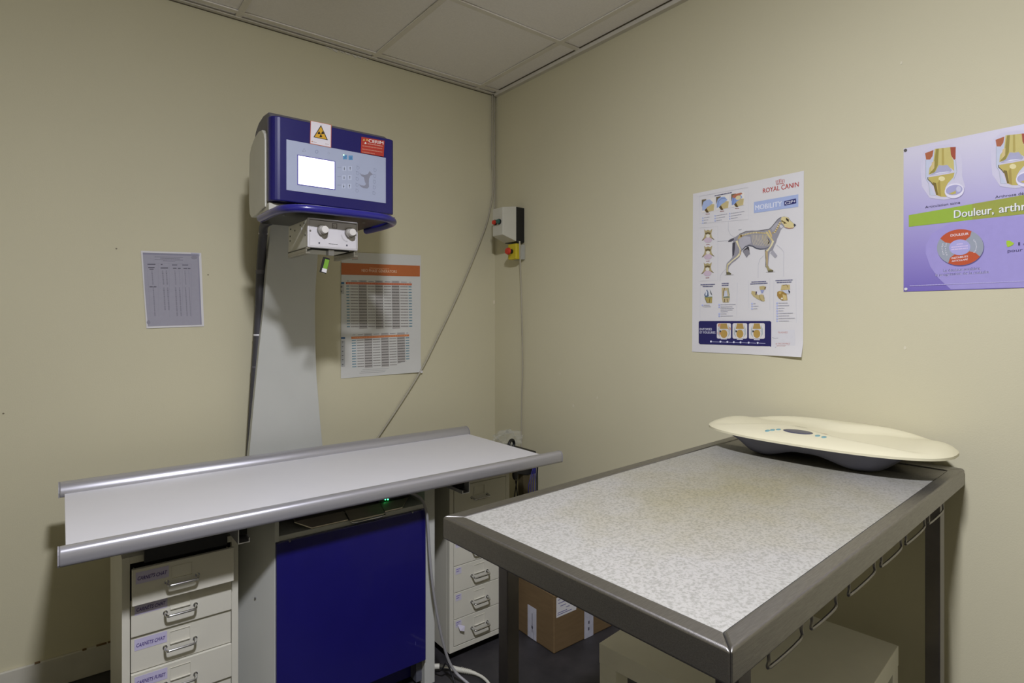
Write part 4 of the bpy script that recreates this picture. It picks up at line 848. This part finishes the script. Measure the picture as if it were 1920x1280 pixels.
# the dog
pr.crop(1350, 390, 9.14)
G0, G1, G2 = (150, 148, 154), (92, 90, 96), (178, 176, 182)
pr.poly([(385, 740), (420, 700), (470, 660), (495, 665), (515, 790), (490, 800), (455, 850), (425, 800)], (136, 134, 140)); pr.poly([(385, 740), (470, 665), (495, 665), (505, 740), (470, 700)], (60, 58, 62)); pr.poly([(860, 770), (905, 715), (985, 818), (945, 858)], (168, 166, 172)); pr.up()
sil = [(1035, 155), (980, 200), (930, 270), (880, 330), (840, 358), (740, 380), (640, 388), (540, 385), (450, 395), (380, 420), (320, 455), (260, 495), (200, 522), (150, 550), (138, 578), (190, 574), (232, 560), (213, 600), (210, 700), (215, 780), (212, 840), (170, 890), (115, 945), (105, 1000), (103, 1060), (104, 1110), (110, 1142), (180, 1142), (192, 1122), (165, 1098), (140, 1080), (150, 1010), (200, 945), (270, 895), (335, 835), (352, 780), (380, 720), (430, 668), (500, 642), (560, 655), (620, 690), (690, 705), (768, 700), (768, 790), (780, 900), (772, 1005), (800, 1030), (820, 1095), (905, 1092), (915, 1072), (880, 1052), (842, 1034), (826, 990), (832, 900), (842, 800), (855, 745), (905, 715), (930, 650), (960, 590), (975, 530), (1010, 450), (1040, 372), (1085, 322), (1130, 348), (1180, 356), (1255, 345), (1303, 290), (1265, 265), (1210, 215), (1175, 160), (1100, 142)]
pr.poly(sil, G0); pr.up()
pr.poly([(330, 520), (420, 480), (520, 490), (530, 600), (440, 640), (380, 700), (330, 640)], G2); pr.poly([(880, 340), (960, 250), (1000, 250), (960, 330), (900, 400)], (170, 168, 174)); pr.poly([(1000, 270), (1060, 290), (1085, 320), (1045, 350)], (206, 206, 210))
pr.poly([(213, 600), (262, 580), (255, 700), (240, 800), (212, 840), (210, 700)], (70, 68, 76)); pr.poly([(150, 550), (200, 522), (235, 515), (240, 545), (190, 574), (138, 578)], (84, 82, 90))
pr.stroke([(380, 720), (430, 664), (500, 640), (560, 652), (620, 688), (690, 703), (770, 698), (850, 660)], [10, 16, 18, 20, 20, 18, 14, 8], (84, 86, 98)); pr.stroke([(330, 450), (450, 398), (640, 392), (840, 362), (880, 330), (930, 270), (985, 200), (1040, 158)], 13, (104, 102, 104)); pr.stroke([(780, 720), (790, 800), (795, 980)], 26, (112, 108, 106)); pr.up()
Bn, Bl = (206, 190, 136), (222, 212, 170)
for k in range(11):
    x = 548+k*25; x2 = x+20+k*3.2; pr.stroke([(x, 455), (x+6+k*.6, 540), (x2+6, 620), (x2+18, 655-abs(k-6)*3)], [9, 9, 8, 5], (202, 192, 164) if k < 7 else Bn)
pr.poly([(800, 480), (850, 560), (845, 600), (815, 620), (835, 560)], (76, 66, 46)); pr.up()
pr.stroke([(790, 432), (700, 424), (600, 420), (500, 434), (400, 468), (350, 480)], 17, (176, 156, 96)); pr.up()
for k in range(17): t_ = k/16; x = 790-430*t_; y = 430-14*math.sin(math.pi*t_*.8)+48*max(0, t_-.45)*1.7; pr.stroke([(x, y-14), (x-4, y+14)], 11, Bl if k > 5 else Bn)
pr.poly([(330, 470), (360, 450), (388, 470), (370, 500), (335, 520), (300, 545), (310, 500)], (186, 168, 116)); pr.ell(362, 478, 16, 20, (120, 96, 56)); pr.up()
pr.stroke([(1040, 240), (1005, 300), (975, 360), (945, 410), (890, 430)], [24, 26, 26, 24, 18], (170, 146, 92)); pr.up()
for k in range(6): t_ = k/5; x, y = 1030-95*t_, 250+165*t_; pr.stroke([(x-16, y-8), (x+14, y+6)], 11, Bl)
pr.poly([(780, 405), (810, 400), (905, 540), (925, 570), (900, 590), (870, 540), (820, 480)], Bn); pr.poly([(822, 385), (850, 375), (890, 460), (895, 510), (870, 480)], (212, 186, 120)); pr.up()
pr.stroke([(912, 560), (880, 640), (830, 710), (800, 740)], [36, 26, 24, 36], Bl); pr.stroke([(800, 735), (812, 860), (806, 990)], [32, 20, 20], (186, 164, 124)); pr.stroke([(783, 740), (800, 990)], 8, Bn); pr.poly([(775, 990), (825, 985), (850, 1035), (912, 1062), (905, 1090), (825, 1092), (808, 1040)], (160, 150, 110)); pr.poly([(825, 1070), (910, 1062), (912, 1090), (825, 1095)], (92, 88, 62))
pr.stroke([(285, 560), (315, 640), (345, 700), (348, 770)], [40, 22, 20, 30], Bl); pr.stroke([(340, 780), (300, 830), (210, 900), (140, 965)], [34, 22, 18, 26], Bl); pr.stroke([(355, 720), (345, 800)], 14, (180, 150, 100)); pr.stroke([(133, 960), (122, 1030), (128, 1095)], [24, 22, 26], (200, 190, 142)); pr.poly([(108, 1095), (160, 1098), (192, 1122), (185, 1142), (110, 1145)], (104, 100, 72))
pr.poly([(1060, 150), (1130, 148), (1172, 168), (1200, 215), (1265, 268), (1272, 310), (1250, 340), (1170, 345), (1112, 326), (1095, 290), (1055, 250), (1042, 195)], (214, 200, 146)); pr.up()
pr.poly([(1128, 165), (1180, 195), (1178, 238), (1150, 222), (1132, 200)], (60, 50, 38)); pr.stroke([(1052, 215), (1090, 235), (1140, 265)], [26, 18, 14], (120, 100, 50)); pr.ell(1105, 252, 16, 18, (96, 78, 44)); pr.poly([(1265, 262), (1305, 290), (1278, 318), (1262, 300)], (70, 70, 78)); pr.stroke([(1112, 326), (1180, 348), (1255, 340)], 8, (180, 110, 86)); pr.words(315, 372, 372, 366, 8, (160, 162, 170))
pr.stroke([(85, 1146), (235, 1140)], 5, (168, 166, 166)); pr.stroke([(785, 1100), (945, 1092)], 5, (168, 166, 166)); pr.up()
# lower pictures
pr.crop(1300, 510, 8.0)
for (x0_, x1_, y0_, y1_) in ((108, 325, 190, 182), (140, 292, 216, 212), (425, 530, 172, 168), (425, 530, 200, 195), (870, 1090, 148, 140), (852, 1112, 178, 165), (1232, 1490, 128, 116), (1250, 1472, 156, 146)): pr.words(x0_, y0_, x1_, y1_, 13, (92, 94, 128), .2)
pr.poly([(205, 258), (262, 255), (285, 330), (288, 385), (270, 462), (200, 462), (165, 385), (168, 320)], (212, 214, 214)); pr.poly([(165, 370), (285, 370), (280, 462), (200, 462)], (172, 156, 92)); pr.poly([(425, 235), (530, 235), (548, 400), (530, 452), (440, 452), (428, 400)], (188, 174, 134)); pr.up()
pr.poly([(205, 258), (225, 300), (232, 360), (180, 380), (162, 340)], (96, 110, 134)); pr.poly([(245, 258), (266, 300), (284, 350), (262, 330)], (34, 40, 52)); pr.stroke([(170, 375), (284, 372)], 12, (104, 132, 104)); pr.poly([(190, 270), (210, 300), (205, 350), (180, 350)], (214, 220, 228)); pr.stroke([(175, 390), (205, 462)], 8, (96, 84, 44)); pr.stroke([(250, 385), (238, 462)], 8, (110, 94, 50))
pr.poly([(470, 280), (500, 275), (515, 360), (455, 370)], (196, 202, 214)); pr.stroke([(450, 375), (545, 372)], 14, (72, 106, 92)); pr.stroke([(470, 240), (450, 300), (452, 360)], 8, (96, 74, 52)); pr.stroke([(470, 400), (465, 448)], 9, (106, 86, 58)); pr.stroke([(505, 400), (515, 448)], 9, (106, 86, 58)); pr.stroke([(520, 240), (545, 350)], 7, (110, 140, 120))
pr.poly([(875, 280), (930, 290), (960, 330), (1040, 335), (1075, 430), (1050, 440), (965, 405), (900, 360), (868, 320)], (190, 174, 124)); pr.poly([(990, 215), (1050, 205), (1092, 220), (1075, 260), (1035, 272), (995, 262)], (184, 168, 118)); pr.poly([(1005, 266), (1062, 266), (1045, 310), (1020, 315)], (150, 158, 196)); pr.poly([(1325, 190), (1448, 188), (1450, 262), (1310, 272)], (196, 178, 124)); pr.poly([(1258, 300), (1290, 280), (1340, 290), (1400, 330), (1412, 420), (1330, 425), (1280, 390), (1255, 350)], (160, 128, 66)); pr.up()
pr.poly([(935, 290), (960, 290), (945, 345), (932, 340)], (84, 74, 92)); pr.poly([(955, 285), (1000, 300), (1010, 335), (975, 345), (955, 330)], (216, 216, 222)); pr.stroke([(990, 340), (1000, 400), (1030, 435)], 6, (110, 92, 56)); pr.stroke([(1050, 340), (1065, 400)], 6, (120, 100, 60)); pr.poly([(1070, 222), (1092, 218), (1078, 262), (1066, 250)], (110, 90, 54))
pr.poly([(1330, 275), (1440, 262), (1452, 300), (1425, 330), (1370, 310)], (196, 200, 212)); pr.poly([(1425, 262), (1452, 290), (1445, 320), (1428, 300)], (40, 44, 60)); pr.poly([(1338, 330), (1395, 350), (1405, 420), (1350, 420)], (206, 186, 126)); pr.poly([(1285, 285), (1322, 292), (1315, 330), (1280, 330)], (196, 168, 100)); pr.ell(1328, 395, 16, 14, (220, 214, 196)); pr.stroke([(1345, 195), (1400, 190), (1420, 230)], 8, (120, 96, 52)); pr.up()
def bullets(x, y0_, n, dy, Ls, slope=.02):
    for k in range(n):
        yy = y0_+k*dy; pr.rect(x-11, yy-11, x+11, yy+11, (172, 182, 226)); pr.words(x+20, yy, x+20+Ls[k % len(Ls)], yy-Ls[k % len(Ls)]*slope, 9, (172, 172, 182))
bullets(136, 495, 1, 30, [90]); pr.words(150, 520, 265, 516, 9, (172, 172, 182)); bullets(388, 488, 2, 34, [225, 180]); bullets(388, 625, 2, 34, [90, 185])
for k in range(3): pr.words(408, 545+k*24, 408+(200, 180, 105)[k], 542+k*24, 9, (172, 172, 182))
bullets(880, 472, 3, 38, [36, 78, 60]); bullets(1256, 464, 8, 38.5, [140, 160, 90, 74, 220, 160, 250, 160])
# blue banner
pr.poly([(95, 732), (1150, 732), (1168, 750), (1168, 1125), (1150, 1112), (100, 1078), (80, 1060), (80, 750)], (40, 38, 92)); pr.up()
pr.text('ENTORSES', 96, 872, 276, 872, 33, (214, 214, 226), .02); pr.text('ET FOULURES', 96, 920, 330, 922, 33, (214, 214, 226), .02)
def rrect(x0_, y0_, x1_, y1_, r_, rgb):
    P = []
    for cx, cy, a0 in ((x1_-r_, y0_+r_, -90), (x1_-r_, y1_-r_, 0), (x0_+r_, y1_-r_, 90), (x0_+r_, y0_+r_, 180)):
        for k in range(5): a = math.radians(a0+22.5*k); P.append((cx+r_*math.cos(a), cy+r_*math.sin(a)))
    pr.poly(P, rgb)
for i, (xa_, xb_) in enumerate(((352, 565), (588, 808), (832, 1072))):
    rrect(xa_, 765, xb_, 996+i*2, 24, (218, 214, 212)); xm = (xa_+xb_)/2; pr.up()
    if i == 0: pr.ell(398, 800, 30, 30, (206, 146, 112)); pr.ell(385, 915, 24, 34, (212, 140, 110)); pr.ell(540, 850, 22, 28, (206, 150, 118))
    pr.poly([(xm-42, 770), (xm+42, 770), (xm+62, 850), (xm-62, 850)], (176, 146, 82)); pr.poly([(xm-66, 840), (xm-60, 780), (xm-88, 850), (xm-92, 930), (xm-50, 988), (xm-70, 920)], (176, 184, 186)); pr.poly([(xm+66, 840), (xm+60, 780), (xm+88, 850), (xm+92, 930), (xm+50, 988), (xm+70, 920)], (176, 184, 186)); pr.up()
    pr.ell(xm, 925, 52, 64, (180, 148, 78)); pr.up(); pr.ring(xm, 895, 62, 36, 13, (196, 198, 198), a0=180, a1=360); pr.poly([(xm-66, 870), (xm-38, 880), (xm-52, 905), (xm-66, 900)], (46, 50, 60)); pr.up(-3)
    pr.words(xm-45, 1002+i*5, xm+45, 1004+i*5, 12, (206, 206, 216), .1)
pr.up(4)
for k, (x, L_) in enumerate(((265, 110), (407, 70), (510, 66), (607, 66), (708, 90), (830, 90), (965, 95))): pr.ell(x, 1040+k*3.4, 15, 15, (214, 216, 232)); pr.words(x+20, 1044+k*3.4, x+20+L_, 1048+k*3.4, 8, (168, 168, 200), .15)
# code card bottom right (the code itself left out)
pr.poly([(1190, 862), (1520, 868), (1530, 1195), (1190, 1195), (1180, 1010)], (214, 213, 216)); pr.up()
pr.text('FLASHEZ', 1272, 916, 1414, 916, 24, (186, 122, 112), .01); pr.text('et DECOUVREZ', 1235, 1084, 1450, 1086, 24, (186, 122, 112), .01); pr.words(1250, 1106, 1440, 1106, 12, (186, 150, 146)); pr.words(1225, 1132, 1465, 1134, 12, (150, 150, 166)); pr.text('RATION EXPLORER', 1208, 1172, 1482, 1176, 20, (96, 96, 124), .015)
pr.stroke([(1185, 980), (1225, 996), (1272, 988)], 4, (90, 90, 110))
pr.done('anatomy_print', dp)

# ------------------------------------------------------------------ purple joint pain poster (runs out of frame)
cn = [Vector((PXV, .597, 1.750)), Vector((PXV, .004, 1.752)), Vector((PXV, .004, 1.346)), Vector((PXV, .597, 1.346))]
pp_ = thing('joint_poster', 'purple poster of knee joints with green title band at the right edge', 'poster', (PXV, .30, 1.346))
mb = MB().use(m_purple); mb.prism([(v.x, v.y, v.z) for v in cn], (-.0006, 0, 0)); fixn(make('paper', mb, pp_))
for y_, z_ in ((.591, 1.353), (.592, 1.744)): make('drawing_pin', MB().use(m_paper if z_ < 1.5 else m_steel_d).cyl((PXV-.0006, y_, z_), (-1, 0, 0), .004, .002, 12), pp_)
pr = Print('X', PXV-.0010).crop(1690, 230, 7.53)
# softly lighter printed arc field
pr.crop(1690, 380, 7.53); arc = [(4820, -60), (2600, 140), (1730, 190), (1400, 190), (1000, 210), (640, 310), (430, 440), (345, 600), (345, 720), (410, 900), (520, 1060), (700, 1222), (4820, 1105)]
pr.poly(arc, (158, 148, 204)); pr.up()
pr.poly([(105, 175), (4700, -633), (4700, -170), (105, 340)], (148, 176, 60)); pr.up(); pr.poly([(1000, 17), (4700, -633), (4700, -170), (1000, 240)], (152, 158, 66)); pr.up()
pr.text('Douleur,', 752, 224, 1310, 160, 110, (92, 104, 60), .02); pr.text('arthrose', 1388, 150, 2040, 76, 112, (92, 104, 60), .02); pr.up(); pr.text('Douleur,', 742, 216, 1300, 152, 110, (226, 226, 226), .02); pr.text('arthrose', 1378, 142, 2030, 68, 112, (226, 226, 226), .02); pr.up()
# knee joints
def knee(ox, oy, k, full=True):
    def Q(pts): return [(ox+(x-330)*k, oy+(y-340)*k) for x, y in pts]
    pr.poly(Q([(300, 420), (420, 330), (700, 300), (820, 360), (860, 560), (860, 760), (900, 900), (820, 1050), (600, 1090), (400, 1060), (290, 900), (270, 640)]), (203, 199, 216)); pr.up()
    pr.poly(Q([(340, 430), (460, 380), (460, 520), (400, 600), (400, 740), (380, 840), (480, 1030), (405, 1020), (395, 870), (348, 810)]), (192, 198, 214)); pr.poly(Q([(700, 350), (770, 340), (765, 520), (785, 680), (740, 790), (660, 880), (690, 780), (740, 690), (740, 540)]), (196, 200, 212)); pr.up()
    pr.poly(Q([(335, 430), (455, 385), (440, 470), (405, 520), (350, 520)]), (168, 96, 62)); pr.poly(Q([(690, 345), (768, 342), (765, 510), (745, 525), (700, 460)]), (158, 74, 50)); pr.up()
    pr.poly(Q([(470, 370), (690, 345), (700, 450), (740, 540), (745, 680), (700, 640), (560, 640), (480, 700), (385, 735), (395, 640), (450, 560)]), (196, 184, 112)); pr.poly(Q([(385, 770), (560, 740), (750, 705), (735, 770), (660, 850), (620, 920), (640, 1045), (560, 1045), (490, 1020), (470, 920), (430, 840), (385, 810)]), (188, 172, 92)); pr.up()
    pr.poly(Q([(490, 370), (530, 365), (515, 600), (470, 700), (390, 730), (450, 640)]), (148, 136, 62)); pr.poly(Q([(430, 560), (470, 540), (465, 640), (420, 690)]), (206, 186, 130)); pr.poly(Q([(570, 360), (600, 358), (605, 580), (590, 600), (570, 590)]), (176, 160, 84)); pr.poly(Q([(440, 840), (490, 850), (520, 1020), (492, 1018)]), (120, 102, 44)); pr.poly(Q([(545, 800), (560, 1040), (520, 1030), (510, 850)]), (166, 146, 72)); pr.ell(ox+(570-330)*k, oy+(790-340)*k, 46*k, 34*k, (222, 212, 160)); pr.up()
    pr.poly(Q([(395, 745), (480, 690), (530, 600), (590, 605), (650, 595), (715, 670), (690, 700), (560, 715), (450, 740)]), (166, 166, 192)); pr.poly(Q([(430, 735), (560, 712), (700, 690), (640, 690), (540, 700)]), (222, 222, 232)); pr.stroke(Q([(375, 770), (375, 800), (420, 840), (450, 880)]), 12*k, (86, 80, 56)); pr.stroke(Q([(345, 520), (345, 790), (385, 860), (405, 1022), (490, 1025)]), 5*k, (150, 156, 168)); pr.stroke(Q([(765, 520), (785, 690), (740, 800)]), 5*k, (150, 156, 168)); pr.up()
    cx, cy = ox+(748-330)*k, oy+(960-340)*k
    pr.ell(cx+3, cy+6, 140*k, 106*k, (150, 144, 180), -12); pr.up(); pr.ell(cx, cy, 138*k, 104*k, (222, 218, 230), -12); pr.up(); pr.ell(cx-2, cy-10*k, 120*k, 72*k, (164, 162, 198), -10); pr.up()
    pr.poly([(cx-80*k, cy+40*k), (cx-10*k, cy+15*k), (cx+18*k, cy-5*k), (cx+25*k, cy+40*k), (cx-30*k, cy+55*k)], (186, 172, 92)); pr.ell(cx+60*k, cy-25*k, 34*k, 40*k, (196, 194, 214)); pr.up(-8)
pr.crop(1690, 230, 7.53); knee(330, 340, 1.0); knee(1325, 148, 1.04)
pr.up(9)
pr.text('Articulation saine', 335, 1208, 830, 1140, 34, (70, 66, 92)); pr.text('Arthrose débutante', 1325, 1066, 1990, 978, 36, (70, 66, 92))
pr.crop(1690, 380, 7.53)
# ring diagram
cx, cy = 832, 628
pr.ell(cx+6, cy+10, 332, 258, (92, 84, 134), -4, 40); pr.up(); pr.ell(cx, cy, 330, 254, (150, 156, 166), -4, 40); pr.up()
def sec(a0, a1, rgb, notch=10):
    P = []; n = 14; c_, s_ = math.cos(math.radians(-4)), math.sin(math.radians(-4))
    def el(rx, ry, a): x, y = rx*math.cos(math.radians(a)), ry*math.sin(math.radians(a)); return (cx+x*c_-y*s_, cy+x*s_+y*c_)
    P = [el(330, 254, a0+(a1-a0)*k/n) for k in range(n+1)]+[el(238, 180, a1-notch)]+[el(150, 110, a1+(a0-a1)*k/n) for k in range(n+1)]+[el(238, 180, a0+notch)]
    pr.poly(P, rgb)
sec(-146, -58, (186, 82, 46), -6); sec(36, 124, (186, 82, 46), -6); pr.up()
pr.ell(cx-8, cy, 150, 110, (168, 164, 212), -4, 30); pr.up()
wt = (226, 222, 226)
pr.text('DOULEUR', 695, 478, 948, 452, 34, wt, .02); pr.text('INSTABILITE', 710, 795, 940, 768, 26, wt, .02); pr.text('ARTICULAIRE', 710, 838, 938, 808, 24, wt, .02)
def vtext(txt, pts, hgt, rgb):
    for ch_i, ch_c in enumerate(txt):
        t = (ch_i+.5)/len(txt)*(len(pts)-1); i = min(int(t), len(pts)-2); fx = t-i; x = pts[i][0]*(1-fx)+pts[i+1][0]*fx; y = pts[i][1]*(1-fx)+pts[i+1][1]*fx
        hw = 4 if ch_c == 'I' else 10; pr.text(ch_c, x-hw, y+10, x+hw, y+9, hgt, rgb, .01)
vtext('INACTIVITE', [(1018, 515), (1048, 560), (1062, 610), (1050, 665), (1025, 705)], 15, wt); vtext('FONCTION', [(592, 570), (575, 620), (580, 680), (600, 735)], 13, wt); vtext('LIMITEE', [(645, 560), (622, 610), (625, 680), (650, 745)], 13, wt)
pr.words(780, 586, 870, 578, 15, (206, 190, 222)); pr.words(705, 628, 940, 606, 15, (206, 190, 222)); pr.words(705, 662, 940, 640, 15, (206, 190, 222))
for dx_, rgb in ((6, (204, 200, 226)), (0, (96, 86, 146))):
    pr.text('La douleur accélère', 590+dx_, 972+dx_*.6, 1110+dx_, 938+dx_*.6, 34, rgb, .008); pr.text('la progression de la maladie', 478+dx_, 1032+dx_*.6, 1232+dx_, 988+dx_*.6, 34, rgb, .008); pr.up()
pr.words(118, 1172, 4600, 988, 11, (180, 172, 216), .35)
pr.poly([(1485, 535), (1530, 535), (1592, 570), (1575, 595), (1515, 625), (1495, 622), (1482, 580)], (164, 196, 54)); pr.text('1', 1650, 602, 1675, 600, 46, (66, 60, 96)); pr.text('c', 1718, 598, 1745, 596, 34, (66, 60, 96)); pr.text('pour', 1500, 700, 1712, 682, 44, (66, 60, 96))
pr.done('knee_joint_print', pp_)
